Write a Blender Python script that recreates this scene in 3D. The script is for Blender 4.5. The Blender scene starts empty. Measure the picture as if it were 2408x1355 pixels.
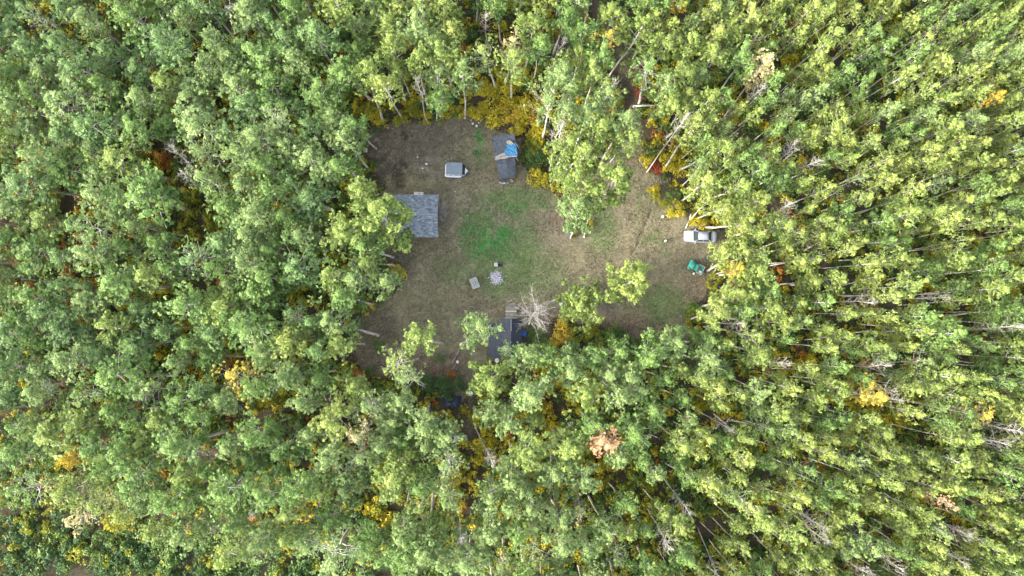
import bpy, bmesh, math, random
import numpy as np
from mathutils import Vector, Matrix

scene = bpy.context.scene
R = math.radians
rnd = random.Random(7)
rng = np.random.default_rng(11)

# ------------------------------------------------------------------ camera, sky, sun, exposure
FPX, CX, CY, CAMH, TILT = 1605.0, 1204.0, 677.5, 100.0, R(2.85)
cam_d = bpy.data.cameras.new('camera')
cam_d.sensor_width = 36.0
cam_d.lens = 36.0 * FPX / 2408.0
cam_d.clip_end = 6000
cam = bpy.data.objects.new('camera', cam_d)
scene.collection.objects.link(cam)
cam.location = (0, 0, CAMH)
cam.rotation_euler = (TILT, 0, 0)
scene.camera = cam

SUN_EL, SUN_AZ = R(25), R(252)        # azimuth clockwise from +Y (top of the picture)
world = bpy.data.worlds.new('World')
scene.world = world
world.use_nodes = True
wn = world.node_tree
sky = wn.nodes.new('ShaderNodeTexSky')
sky.sky_type = 'NISHITA'
sky.sun_disc = False
sky.sun_elevation = SUN_EL
sky.sun_rotation = SUN_AZ
sky.air_density = 1.0
sky.dust_density = 3.0
wn.nodes['Background'].inputs['Strength'].default_value = 0.15
hsv = wn.nodes.new('ShaderNodeHueSaturation')      # thin haze: the sky's blue is partly washed out
hsv.inputs['Saturation'].default_value = 0.45
wn.links.new(sky.outputs[0], hsv.inputs['Color'])
wn.links.new(hsv.outputs[0], wn.nodes['Background'].inputs['Color'])
sun_d = bpy.data.lights.new('sun', 'SUN')
sun_d.energy = 1.45
sun_d.angle = R(12)
sun_d.color = (1.0, 0.93, 0.80)
sun = bpy.data.objects.new('sun', sun_d)
scene.collection.objects.link(sun)
sdir = Vector((math.sin(SUN_AZ) * math.cos(SUN_EL), math.cos(SUN_AZ) * math.cos(SUN_EL), math.sin(SUN_EL)))
sun.rotation_euler = (-sdir).to_track_quat('-Z', 'Y').to_euler()
scene.view_settings.view_transform = 'Standard'
scene.view_settings.look = 'None'
scene.view_settings.exposure = 2.7
scene.view_settings.gamma = 1.0

# ------------------------------------------------------------------ helpers
ct, st = math.cos(TILT), math.sin(TILT)


def W(px, py, z=0.0):
    """photo pixel -> world point on the plane at height z"""
    u, v = (px - CX) / FPX, -(py - CY) / FPX
    d = (u, v * ct + st, v * st - ct)
    t = (z - CAMH) / d[2]
    return Vector((d[0] * t, d[1] * t, z))


def PX(x, y, z=0.0):
    dz = z - CAMH
    a = y * ct + dz * st
    c = -y * st + dz * ct
    return CX + FPX * x / (-c), CY - FPX * a / (-c)


def inpoly(px, py, poly):
    px = np.asarray(px, float)
    py = np.asarray(py, float)
    ins = np.zeros(px.shape, bool)
    n = len(poly)
    for i in range(n):
        x0, y0 = poly[i]
        x1, y1 = poly[(i + 1) % n]
        if y0 == y1:
            continue
        c = ((y0 > py) != (y1 > py)) & (px < (x1 - x0) * (py - y0) / (y1 - y0) + x0)
        ins ^= c
    return ins


def polydist(px, py, line):
    px = np.asarray(px, float)
    py = np.asarray(py, float)
    best = np.full(px.shape, 1e9)
    for (x0, y0), (x1, y1) in zip(line[:-1], line[1:]):
        L = (x1 - x0) ** 2 + (y1 - y0) ** 2 + 1e-9
        t = np.clip(((px - x0) * (x1 - x0) + (py - y0) * (y1 - y0)) / L, 0, 1)
        best = np.minimum(best, np.hypot(px - x0 - t * (x1 - x0), py - y0 - t * (y1 - y0)))
    return best


class Noise:
    def __init__(s, seed, n=256):
        s.g = np.random.default_rng(seed).random((n, n))
        s.n = n

    def at(s, x, y):
        x = np.asarray(x, float)
        y = np.asarray(y, float)
        ix, iy = np.floor(x).astype(int), np.floor(y).astype(int)
        fx, fy = x - ix, y - iy
        fx, fy = fx * fx * (3 - 2 * fx), fy * fy * (3 - 2 * fy)
        g, n = s.g, s.n
        a, b = g[ix % n, iy % n], g[(ix + 1) % n, iy % n]
        c, d = g[ix % n, (iy + 1) % n], g[(ix + 1) % n, (iy + 1) % n]
        return (a * (1 - fx) + b * fx) * (1 - fy) + (c * (1 - fx) + d * fx) * fy

    def fbm(s, x, y, o=4):
        v, a, t = 0, 1.0, 0
        for k in range(o):
            v = v + a * s.at(x * 2 ** k + 17 * k, y * 2 ** k + 5 * k)
            t += a
            a *= .55
        return v / t


def link(o, parent=None):
    scene.collection.objects.link(o)
    if parent is not None:
        o.parent = parent
    return o


def tag(o, label=None, cat=None, group=None, kind=None):
    if label:
        o['label'] = label
    if cat:
        o['category'] = cat
    if group:
        o['group'] = group
    if kind:
        o['kind'] = kind
    return o


def thing(name, label, cat, loc=(0, 0, 0), rz=0.0, group=None):
    o = bpy.data.objects.new(name, None)
    o.empty_display_size = .3
    o.location = loc
    o.rotation_euler = (0, 0, rz)
    link(o)
    return tag(o, label, cat, group)


# ---- materials
def mat(name, col, rough=.8, metal=0.0, noise=None, bump=0.0, spec=.3, scale=3.0, col2=None, detail=6, stretch=None, contrast=(.35, .65)):
    m = bpy.data.materials.new(name)
    m.use_nodes = True
    nt = m.node_tree
    b = nt.nodes['Principled BSDF']
    b.inputs['Base Color'].default_value = (*col, 1)
    b.inputs['Roughness'].default_value = rough
    b.inputs['Metallic'].default_value = metal
    b.inputs['Specular IOR Level'].default_value = spec
    if col2 is not None or bump:
        tc = nt.nodes.new('ShaderNodeTexCoord')
        mp = nt.nodes.new('ShaderNodeMapping')
        if stretch:
            mp.inputs['Scale'].default_value = stretch
        n = nt.nodes.new('ShaderNodeTexNoise')
        n.inputs['Scale'].default_value = scale
        n.inputs['Detail'].default_value = detail
        n.inputs['Roughness'].default_value = .65
        nt.links.new(tc.outputs['Object'], mp.inputs[0])
        nt.links.new(mp.outputs[0], n.inputs['Vector'])
        if col2 is not None:
            r = nt.nodes.new('ShaderNodeValToRGB')
            r.color_ramp.elements[0].position, r.color_ramp.elements[1].position = contrast
            r.color_ramp.elements[0].color = (*col, 1)
            r.color_ramp.elements[1].color = (*col2, 1)
            nt.links.new(n.outputs[0], r.inputs[0])
            nt.links.new(r.outputs[0], b.inputs['Base Color'])
        if bump:
            bp = nt.nodes.new('ShaderNodeBump')
            bp.inputs['Strength'].default_value = bump
            bp.inputs['Distance'].default_value = .03
            nt.links.new(n.outputs[0], bp.inputs['Height'])
            nt.links.new(bp.outputs[0], b.inputs['Normal'])
    return m


def leafmat(name, lo, hi, transl=.36):
    m = bpy.data.materials.new(name)
    m.use_nodes = True
    nt = m.node_tree
    out = nt.nodes['Material Output']
    b = nt.nodes['Principled BSDF']
    b.inputs['Roughness'].default_value = .55
    b.inputs['Specular IOR Level'].default_value = .25
    at = nt.nodes.new('ShaderNodeAttribute')
    at.attribute_name = 'tint'
    mx = nt.nodes.new('ShaderNodeMix')
    mx.data_type = 'RGBA'
    mx.inputs['A'].default_value = (*lo, 1)
    mx.inputs['B'].default_value = (*hi, 1)
    nt.links.new(at.outputs['Fac'], mx.inputs['Factor'])
    tr = nt.nodes.new('ShaderNodeBsdfTranslucent')
    ms = nt.nodes.new('ShaderNodeMixShader')
    ms.inputs[0].default_value = transl
    nt.links.new(mx.outputs['Result'], b.inputs['Base Color'])
    nt.links.new(mx.outputs['Result'], tr.inputs['Color'])
    nt.links.new(b.outputs[0], ms.inputs[1])
    nt.links.new(tr.outputs[0], ms.inputs[2])
    nt.links.new(ms.outputs[0], out.inputs['Surface'])
    return m


# foliage hues: (low tint, high tint)
LEAF = {
    'blue green': leafmat('leaf_blue_green', (.080, .164, .052), (.250, .358, .120)),
    'mid green': leafmat('leaf_mid_green', (.080, .166, .041), (.258, .369, .098)),
    'pale green': leafmat('leaf_pale_green', (.110, .190, .062), (.324, .411, .140)),
    'yellow green': leafmat('leaf_yellow_green', (.112, .190, .044), (.364, .428, .112)),
    'lime': leafmat('leaf_lime', (.138, .210, .048), (.414, .458, .120)),
    'dark green': leafmat('leaf_dark_green', (.030, .072, .022), (.085, .160, .042)),
    'yellow': leafmat('leaf_yellow', (.300, .260, .040), (.620, .500, .090)),
    'orange': leafmat('leaf_orange', (.300, .225, .020), (.580, .430, .050)),
    'peach': leafmat('leaf_peach', (.480, .310, .160), (.700, .480, .280)),
    'cream': leafmat('leaf_cream', (.420, .360, .170), (.700, .620, .330)),
    'gold': leafmat('leaf_gold', (.210, .200, .016), (.600, .500, .035)),
    'olive': leafmat('leaf_olive', (.120, .140, .014), (.340, .350, .032)),
    'rust': leafmat('leaf_rust', (.210, .080, .018), (.430, .190, .030)),
    'red': leafmat('leaf_red', (.180, .030, .020), (.380, .075, .045)),
    'bush green': leafmat('leaf_bush_green', (.055, .115, .026), (.180, .260, .055)),
}
LEAFKEYS = list(LEAF)


def barkmat(name, c1, c2, scale):
    m = mat(name, c1, .85, bump=.4, scale=scale, col2=c2, stretch=(1, 1, .35), contrast=(.36, .5))
    return m


BARK = barkmat('aspen_bark', (.12, .11, .09), (.48, .45, .40), 3.2)
DEADBARK = barkmat('dead_bark', (.22, .20, .17), (.42, .39, .35), 3.0)


# ---- quad meshes by numpy
def quad_mesh(name, V, Q, mats, mi=None, tint=None, smooth=False):
    me = bpy.data.meshes.new(name)
    V = np.asarray(V, np.float32)
    Q = np.asarray(Q, np.int32)
    me.vertices.add(len(V))
    me.vertices.foreach_set('co', V.ravel())
    me.loops.add(Q.size)
    me.loops.foreach_set('vertex_index', Q.ravel())
    me.polygons.add(len(Q))
    me.polygons.foreach_set('loop_start', np.arange(0, Q.size, 4, dtype=np.int32))
    for m in mats:
        me.materials.append(m)
    if mi is not None:
        me.polygons.foreach_set('material_index', np.asarray(mi, np.int32))
    if tint is not None:
        a = me.attributes.new('tint', 'FLOAT', 'POINT')
        a.data.foreach_set('value', np.asarray(tint, np.float32))
    if smooth:
        me.polygons.foreach_set('use_smooth', np.ones(len(Q), bool))
    me.update(calc_edges=True)
    return me


def tube_np(pts, rad, n=6):
    pts = np.asarray(pts, float)
    k = len(pts)
    d = np.gradient(pts, axis=0)
    d /= np.linalg.norm(d, axis=1)[:, None] + 1e-9
    ref = np.array([0.31, 0.95, 0.02])
    a = np.cross(d, ref)
    bad = np.linalg.norm(a, axis=1) < .1
    a[bad] = np.cross(d[bad], [1, 0, 0])
    a /= np.linalg.norm(a, axis=1)[:, None]
    b = np.cross(d, a)
    th = np.arange(n) * 2 * math.pi / n
    ring = np.cos(th)[None, :, None] * a[:, None, :] + np.sin(th)[None, :, None] * b[:, None, :]
    V = (pts[:, None, :] + ring * np.asarray(rad)[:, None, None]).reshape(-1, 3)
    i = np.arange(k - 1)[:, None] * n
    j = np.arange(n)[None, :]
    Q = np.stack([i + j, i + (j + 1) % n, i + n + (j + 1) % n, i + n + j], -1).reshape(-1, 4)
    return V, Q


def leaves_np(C, N, S, asp=.8, g=rng):
    """leaf quads: centres C, normals N, sizes S"""
    m = len(C)
    N = N / (np.linalg.norm(N, axis=1)[:, None] + 1e-9)
    r = g.normal(size=(m, 3))
    a = np.cross(N, r)
    a /= np.linalg.norm(a, axis=1)[:, None] + 1e-9
    b = np.cross(N, a)
    a = a * (S * .5)[:, None]
    b = b * (S * .5 * asp)[:, None]
    V = np.stack([C - a, C - b * .9 + a * .15, C + a, C + b * 1.1 + a * .05], 1).reshape(-1, 3)
    Q = np.arange(m * 4).reshape(-1, 4)
    return V, Q


def join_np(parts):
    Vs, Qs, off = [], [], 0
    for V, Q in parts:
        Vs.append(V)
        Qs.append(Q + off)
        off += len(V)
    return np.concatenate(Vs), np.concatenate(Qs)


# ---- small-object mesh builder
class MB:
    def __init__(s):
        s.bm = bmesh.new()
        s.mats = []
        s.mi = 0

    def m(s, material):
        if material not in s.mats:
            s.mats.append(material)
        s.mi = s.mats.index(material)
        return s

    def _new(s, faces):
        for f in faces:
            f.material_index = s.mi

    def box(s, c, size, rot=(0, 0, 0), bev=0.0, taper=None):
        M = Matrix.Translation(c) @ Matrix.Rotation(rot[2], 4, 'Z') @ Matrix.Rotation(rot[1], 4, 'Y') @ Matrix.Rotation(rot[0], 4, 'X')
        g = bmesh.ops.create_cube(s.bm, size=1.0)
        vs = g['verts']
        for v in vs:
            k = 1.0 if (taper is None or v.co.z < 0) else taper
            v.co = Vector((v.co.x * size[0] * k, v.co.y * size[1] * k, v.co.z * size[2]))
        if bev:
            es = list({e for v in vs for e in v.link_edges})
            r = bmesh.ops.bevel(s.bm, geom=es, offset=bev, segments=2, affect='EDGES', profile=.6)
            vs = list({v for f in r['faces'] for v in f.verts} | {v for v in vs if v.is_valid})
            # all faces of this island
        fs = {f for v in vs if v.is_valid for f in v.link_faces}
        allv = {v for f in fs for v in f.verts}
        for v in allv:
            v.co = M @ v.co
        s._new(fs)
        return s

    def tube(s, pts, rad, n=8, cap=True):
        if not hasattr(rad, '__len__'):
            rad = [rad] * len(pts)
        V, Q = tube_np([tuple(p) for p in pts], rad, n)
        vs = [s.bm.verts.new(v) for v in V]
        fs = []
        for q in Q:
            f = s.bm.faces.new([vs[i] for i in q])
            f.smooth = True
            fs.append(f)
        if cap:
            fs.append(s.bm.faces.new(vs[:n][::-1]))
            fs.append(s.bm.faces.new(vs[-n:]))
        s._new(fs)
        return s

    def poly(s, pts, thick=None):
        """a slab: pts top outline, thickness down"""
        top = [s.bm.verts.new(p) for p in pts]
        fs = [s.bm.faces.new(top)]
        if thick:
            bot = [s.bm.verts.new((p[0], p[1], p[2] - thick)) for p in pts]
            fs.append(s.bm.faces.new(bot[::-1]))
            n = len(pts)
            for i in range(n):
                fs.append(s.bm.faces.new([top[(i + 1) % n], top[i], bot[i], bot[(i + 1) % n]]))
        s._new(fs)
        return s

    def blob(s, c, r, sub=2, jit=.15, seed=0, flat=1.0):
        g = bmesh.ops.create_icosphere(s.bm, subdivisions=sub, radius=1.0)
        q = random.Random(seed)
        for v in g['verts']:
            k = 1 + q.uniform(-jit, jit)
            v.co = Vector((v.co.x * r[0] * k, v.co.y * r[1] * k, v.co.z * r[2] * k)) + Vector(c)
        fs = {f for v in g['verts'] for f in v.link_faces}
        for f in fs:
            f.smooth = jit < .1
        s._new(fs)
        return s

    def loft(s, rings, cap=True, smooth=True):
        rr = [[s.bm.verts.new(p) for p in ring] for ring in rings]
        n = len(rings[0])
        fs = []
        for a, b in zip(rr[:-1], rr[1:]):
            for i in range(n):
                f = s.bm.faces.new([a[i], a[(i + 1) % n], b[(i + 1) % n], b[i]])
                f.smooth = smooth
                fs.append(f)
        if cap:
            fs.append(s.bm.faces.new(rr[0][::-1]))
            fs.append(s.bm.faces.new(rr[-1]))
        s._new(fs)
        return s

    def build(s, name, parent=None, loc=(0, 0, 0), rz=0.0):
        bmesh.ops.recalc_face_normals(s.bm, faces=s.bm.faces[:])
        me = bpy.data.meshes.new(name)
        s.bm.to_mesh(me)
        s.bm.free()
        for m in s.mats:
            me.materials.append(m)
        o = bpy.data.objects.new(name, me)
        o.location = loc
        o.rotation_euler = (0, 0, rz)
        return link(o, parent)


def mbm(material):
    return MB().m(material)


# ------------------------------------------------------------------ layout of the place (photo pixels -> ground)
CLEAR = [(850, 335), (875, 300), (930, 288), (1000, 284), (1060, 277), (1110, 270), (1160, 298), (1225, 325), (1228, 385), (1250, 425),
         (1300, 445), (1325, 462), (1330, 440), (1400, 400), (1445, 330), (1505, 330), (1515, 400), (1560, 420), (1590, 470), (1620, 520),
         (1700, 545), (1712, 620), (1675, 665), (1655, 705), (1612, 745), (1635, 790), (1560, 805), (1500, 812), (1470, 790), (1420, 775),
         (1310, 745), (1285, 800), (1235, 850), (1140, 855), (1118, 900), (1085, 958), (1045, 895), (980, 890), (860, 880), (835, 850),
         (830, 800), (845, 750), (885, 715), (925, 690), (950, 650), (925, 610), (870, 590), (862, 560), (870, 480), (905, 440), (880, 395)]
CROWNFREE = [(845, 340), (880, 300), (1000, 285), (1110, 270), (1160, 300), (1230, 330), (1225, 400), (1270, 450), (1330, 460), (1400, 420),
             (1470, 330), (1500, 330), (1530, 400), (1590, 450), (1690, 550), (1705, 640), (1655, 700), (1620, 760), (1560, 800), (1480, 800),
             (1400, 770), (1290, 760), (1240, 840), (1130, 870), (1080, 930), (1000, 900), (860, 890), (860, 740), (930, 690), (955, 640),
             (940, 590), (920, 440), (880, 390)]
LOWSTRIP = [(-400, 1190), (0, 1195), (130, 1195), (200, 1232), (330, 1238), (390, 1300), (470, 1292), (530, 1335), (640, 1300), (700, 1290),
            (770, 1335), (880, 1318), (1000, 1335), (1130, 1335), (1150, 1700), (-400, 1700)]
TRAILS = [([(1108, 930), (1106, 1010), (1104, 1080), (1100, 1180), (1100, 1240)], 5.5),
          ([(800, 930), (740, 950), (680, 958), (590, 985), (530, 1035), (495, 1080), (488, 1150)], 9),
          ([(1385, -60), (1412, 30), (1445, 90), (1468, 160), (1478, 230), (1490, 300), (1490, 400)], 17),
          ([(1640, 250), (1745, 345), (1790, 410), (1822, 490), (1925, 610), (2140, 750)], 13),
          ([(60, 1150), (130, 1160), (300, 1195), (500, 1240), (560, 1270)], 9)]
TRACK = ([(600, 1240), (760, 1285), (900, 1315), (1120, 1345), (1300, 1400)], 22)
# thinner patches of canopy: cx, cy, rx, ry, keep
GAPS = [(1170, 230, 45, 75, .05), (1190, 270, 60, 40, .0), (1300, 910, 92, 68, .2), (1190, 1015, 85, 100, .2), (1104, 1090, 36, 170, .0), (1440, 1130, 50, 40, .2), (1620, 980, 60, 45, .2), (1285, 1190, 45, 60, .2), (1240, 1030, 50, 70, .2), (450, 510, 55, 70, .15),
        (1425, 60, 30, 60, .1), (1470, 190, 30, 110, .15), (1490, 330, 30, 70, .1), (1745, 400, 45, 60, .45), (1640, 120, 50, 40, .4), (1135, 25, 25, 40, .2),
        (1240, 200, 25, 60, .3), (870, 270, 60, 30, .1), (1330, 1220, 60, 40, .4), (1270, 780, 70, 30, .05), (620, 965, 80, 25, .1), (500, 1070, 30, 60, .2),
        (130, 350, 60, 30, .5), (360, 390, 60, 40, .4), (140, 1145, 40, 25, .2), (800, 1180, 60, 60, .5), (340, 680, 60, 30, .5), (240, 700, 40, 30, .5),
        (1870, 830, 50, 30, .4), (2070, 215, 30, 25, .2), (2060, 940, 60, 40, .5), (1670, 1250, 60, 60, .4), (1420, 1160, 50, 50, .4), (2280, 1230, 60, 30, .4),
        (1250, 900, 90, 35, .3), (1560, 480, 60, 60, .0), (1300, 330, 45, 60, .25), (440, 60, 35, 50, .3), (620, 230, 30, 30, .5), (900, 1080, 30, 60, .5),
        (860, 1230, 60, 30, .4), (1240, 1050, 60, 60, .5), (1390, 1040, 60, 60, .25), (1590, 960, 70, 30, .6), (1690, 760, 60, 20, .4), (1700, 500, 60, 30, .4),
        (1810, 400, 60, 60, .5), (1570, 330, 50, 60, .4), (1050, 945, 40, 40, 0), (2010, 850, 60, 20, .5), (2330, 1000, 50, 25, .4)]
nz = Noise(3)
nz2 = Noise(8)

# ------------------------------------------------------------------ ground sheet
def axis(lo, hi, dlo, dhi, fine, mid, far):
    a = [np.arange(lo, hi, mid)]
    a = np.concatenate([np.arange(lo, dlo, mid), np.arange(dlo, dhi, fine), np.arange(dhi, hi + mid, mid)])
    outer = np.array([1.15, 1.5, 2.2, 4, 8, 16]) * far
    return np.concatenate([-outer[::-1] + 0, a, outer])


def ground():
    xs = axis(-110, 110, -26, 34, .22, 1.0, 125)
    ys = axis(-72, 72, -18, 32, .22, 1.0, 125)
    X, Y = np.meshgrid(xs, ys)
    P, Q = PX(X, Y)
    # wobble the outlines
    wx = (nz.fbm(X * .35, Y * .35) - .5) * 34 + (nz2.fbm(X * 1.6, Y * 1.6, 2) - .5) * 12
    wy = (nz.fbm(X * .35 + 40, Y * .35 + 9) - .5) * 34 + (nz2.fbm(X * 1.6 + 11, Y * 1.6, 2) - .5) * 12
    Pw, Qw = P + wx, Q + wy
    C = np.empty(X.shape + (3,))
    soil = np.array([.060, .050, .032])
    C[:] = soil
    C *= (.6 + .8 * nz.fbm(X * .8, Y * .8))[..., None]
    inside = inpoly(P + wx * .8, Q + wy * .8, CLEAR)
    base = np.array([.134, .122, .074])
    dry = np.array([.158, .142, .088])
    f = nz.fbm(X * .22 + 3, Y * .22)
    g = base + (dry - base) * np.clip((f - .4) * 3.2, 0, 1)[..., None]

    EDGE = (nz2.fbm(X * 2.6 + 31, Y * 2.6, 4) - .5) * 4

    def patch(cx, cy, rx, ry, col, s, p=1.0):
        nonlocal g
        d = ((Pw - cx) / rx) ** 2 + ((Qw - cy) / ry) ** 2
        w = np.clip(1.35 - d, 0, 1) ** p
        w = np.clip(w * (1 + EDGE * 1.5 * (1 - w)), 0, 1) * s
        g = g * (1 - w[..., None]) + np.array(col) * w[..., None]
    GR, GR2, DK, BR, TN, GY = (.048, .125, .034), (.084, .122, .044), (.066, .056, .043), (.105, .082, .055), (.168, .142, .092), (.140, .130, .110)
    for a in [(960, 330, 125, 62, (.076, .065, .052), .8), (880, 370, 60, 70, DK, .85), (1000, 395, 60, 30, (0.089, 0.078, 0.059), .6), (1120, 300, 60, 30, (0.081, 0.070, 0.053), .7),  # left-edge dark patches: dirt tone with the trees' shade painted in
              (940, 410, 22, 36, (0.033, 0.028, 0.022), .8), (945, 320, 12, 9, (0.022, 0.021, 0.016), .9), (935, 610, 50, 45, DK, .75), (880, 770, 70, 60, (0.078, 0.067, 0.049), .8),
              (930, 850, 130, 50, (0.100, 0.078, 0.056), .8), (1060, 880, 60, 60, (0.092, 0.073, 0.053), .8), (1150, 730, 120, 22, (0.111, 0.095, 0.065), .6),
              (1290, 560, 60, 40, TN, .6), (1390, 625, 80, 22, TN, .8), (1310, 512, 32, 28, (0.141, 0.104, 0.073), .8), (1285, 460, 30, 34, BR, .6),
              (1455, 440, 50, 80, (0.137, 0.115, 0.081), .7), (1500, 370, 30, 60, (0.118, 0.092, 0.067), .7), (1560, 440, 40, 30, (0.104, 0.085, 0.063), .7),
              (1590, 590, 90, 80, (0.152, 0.133, 0.092), .55), (1640, 680, 40, 60, (0.122, 0.090, 0.067), .7), (1450, 775, 80, 34, (0.122, 0.090, 0.065), .8),
              (1540, 775, 70, 30, (0.111, 0.085, 0.063), .7), (1300, 765, 26, 50, BR, .8), (1430, 715, 46, 30, GY, .7), (1340, 715, 44, 22, (0.137, 0.122, 0.092), .7),
              (1365, 665, 40, 25, (0.148, 0.126, 0.096), .6), (1050, 500, 20, 60, (0.111, 0.092, 0.067), .6), (1190, 425, 30, 12, TN, .6), (1170, 655, 40, 34, GR2, .7),
              (1150, 562, 72, 50, GR, 1), (1130, 590, 44, 34, GR, .8), (1178, 600, 46, 22, GR, .7), (1120, 520, 40, 34, GR2, .8), (1100, 570, 26, 24, GR2, .8), (1200, 470, 90, 34, GR2, .85),
              (1215, 500, 26, 22, GR, .5), (1235, 580, 40, 60, GR2, .8), (1090, 545, 14, 14, GR, .7), (1122, 325, 15, 26, GR, .9), (1116, 363, 14, 9, (0.037, 0.111, 0.033), 1),
              (1140, 370, 20, 30, GR2, .7), (1070, 640, 60, 40, GR2, .5), (1190, 640, 70, 70, GR2, .6), (1270, 640, 70, 60, GR2, .6), (1420, 540, 40, 60, GR2, .65),
              (1535, 560, 26, 18, GR2, .9), (1560, 712, 60, 46, GR2, .75), (1560, 600, 10, 8, GR, .6), (1290, 470, 30, 26, GR2, .5), (1505, 470, 20, 40, GR2, .4),
              (890, 812, 12, 14, (0.052, 0.089, 0.030), .9), (868, 875, 15, 18, (0.044, 0.089, 0.030), .9), (1032, 845, 12, 14, (0.052, 0.089, 0.044), .8),
              (1030, 875, 40, 12, (0.118, 0.063, 0.046), .6), (1015, 400, 46, 8, (0.163, 0.148, 0.126), .5), (1010, 372, 30, 7, (0.148, 0.133, 0.111), .5), (1040, 500, 12, 20, (0.178, 0.170, 0.155), .8)]:
        patch(*a)
    # ruts and a cracked earth line
    for line, w, col, s in [([(1532, 488), (1527, 510), (1515, 535), (1505, 560), (1500, 580), (1485, 600)], 2.0, (.075, .068, .045), .75),
                            ([(1430, 605), (1400, 618), (1375, 626), (1340, 655), (1316, 668), (1300, 690), (1288, 720)], 2.6, (.10, .092, .062), .65),
                            ([(1420, 612), (1385, 634), (1352, 664), (1326, 684), (1312, 702), (1300, 728)], 2.2, (.12, .105, .07), .5),
                            ([(1300, 690), (1290, 708), (1284, 716)], 4.0, (.08, .074, .055), .7),
                            ([(1485, 600), (1440, 625), (1400, 640)], 6, TN, .5), ([(1600, 520), (1500, 600), (1420, 640), (1370, 690)], 6, TN, .6),
                            ([(1486, 330), (1470, 440), (1450, 520), (1440, 600)], 5, TN, .6), ([(1508, 330), (1496, 440), (1478, 520), (1470, 600)], 5, TN, .5), ([(1612, 545), (1540, 590), (1450, 640), (1390, 690)], 4, (.085, .076, .05), .5), ([(1508, 340), (1500, 440), (1490, 520)], 6, (.13, .12, .07), .4)]:
        d = polydist(P + wx * .18, Q + wy * .18, line)
        wgt = np.clip(1.4 - d / w, 0, 1) * s
        g = g * (1 - wgt[..., None]) + np.array(col) * wgt[..., None]
    g = g * (.66 + .76 * nz2.fbm(X * 1.7, Y * 1.7, 4))[..., None]
    pale = np.clip((nz.fbm(X * 2.3 + 5, Y * 2.3 + 50, 3) - .58) * 8, 0, 1) * .35
    g = g * (1 - pale[..., None]) + np.array([.21, .19, .125]) * pale[..., None]
    # bare soil flecks
    fl = np.clip((nz.fbm(X * 1.1 + 70, Y * 1.1, 3) - .60) * 9, 0, 1) * .45
    g = g * (1 - fl[..., None]) + np.array([.13, .105, .075]) * fl[..., None]
    C = np.where(inside[..., None], g, C)
    trail = np.zeros(X.shape)
    for line, w in TRAILS:
        d = polydist(P + wx * .3, Q + wy * .3, line)
        t = np.clip((w * 1.25 - d) / 5, 0, 1) * (~inside)
        col = np.array([.092, .072, .052]) * (.75 + .5 * nz2.fbm(X * 1.3, Y * 1.3, 2))[..., None]
        C = C * (1 - t[..., None]) + col * t[..., None]
    d = polydist(P + wx * .3, Q + wy * .3, TRACK[0])
    t = np.clip((TRACK[1] - d) / 8, 0, 1)
    col = np.array([.050, .085, .026]) * (.7 + .6 * nz2.fbm(X * 1.1, Y * 1.1, 3))[..., None]
    C = C * (1 - t[..., None]) + col * t[..., None]
    Z = (nz.fbm(X * .25, Y * .25) - .5) * .10 + (nz2.fbm(X * 1.5, Y * 1.5, 2) - .5) * .05
    rut = np.clip(1.4 - polydist(P + wx * .18, Q + wy * .18, [(1532, 488), (1527, 510), (1515, 535), (1505, 560), (1500, 580), (1485, 600)]) / 3, 0, 1)
    Z = np.where(np.abs(X) < 110, Z, 0) - rut * .14 - .03
    ny, nx = X.shape
    V = np.stack([X, Y, Z], -1).reshape(-1, 3)
    i = np.arange(ny - 1)[:, None] * nx + np.arange(nx - 1)[None, :]
    Qd = np.stack([i, i + 1, i + nx + 1, i + nx], -1).reshape(-1, 4)
    m = bpy.data.materials.new('ground')
    m.use_nodes = True
    nt = m.node_tree
    b = nt.nodes['Principled BSDF']
    b.inputs['Roughness'].default_value = .95
    b.inputs['Specular IOR Level'].default_value = .1
    at = nt.nodes.new('ShaderNodeAttribute')
    at.attribute_name = 'soil'
    tc = nt.nodes.new('ShaderNodeTexCoord')
    n1 = nt.nodes.new('ShaderNodeTexNoise')
    n1.inputs['Scale'].default_value = 3.4
    n1.inputs['Detail'].default_value = 8
    n1.inputs['Roughness'].default_value = .75
    nt.links.new(tc.outputs['Object'], n1.inputs['Vector'])
    mr = nt.nodes.new('ShaderNodeMapRange')
    mr.inputs['From Min'].default_value = .32
    mr.inputs['From Max'].default_value = .68
    mr.inputs['To Min'].default_value = .45
    mr.inputs['To Max'].default_value = 1.6
    nt.links.new(n1.outputs[0], mr.inputs['Value'])
    mu = nt.nodes.new('ShaderNodeVectorMath')
    mu.operation = 'SCALE'
    nt.links.new(at.outputs['Color'], mu.inputs[0])
    nt.links.new(mr.outputs[0], mu.inputs['Scale'])
    nt.links.new(mu.outputs[0], b.inputs['Base Color'])
    bp = nt.nodes.new('ShaderNodeBump')
    bp.inputs['Strength'].default_value = .6
    bp.inputs['Distance'].default_value = .05
    nt.links.new(n1.outputs[0], bp.inputs['Height'])
    nt.links.new(bp.outputs[0], b.inputs['Normal'])
    me = quad_mesh('ground', V, Qd, [m], smooth=True)
    a = me.attributes.new('soil', 'FLOAT_COLOR', 'POINT')
    a.data.foreach_set('color', np.concatenate([C, np.ones(C.shape[:2] + (1,))], -1).astype(np.float32).ravel())
    o = link(bpy.data.objects.new('ground', me))
    o['kind'] = 'structure'
    o['label'] = 'dry grass and bare soil of the clearing and forest floor'


ground()

# ------------------------------------------------------------------ buildings
ROOFGREY = bpy.data.materials.new('asphalt_shingles')


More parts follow.
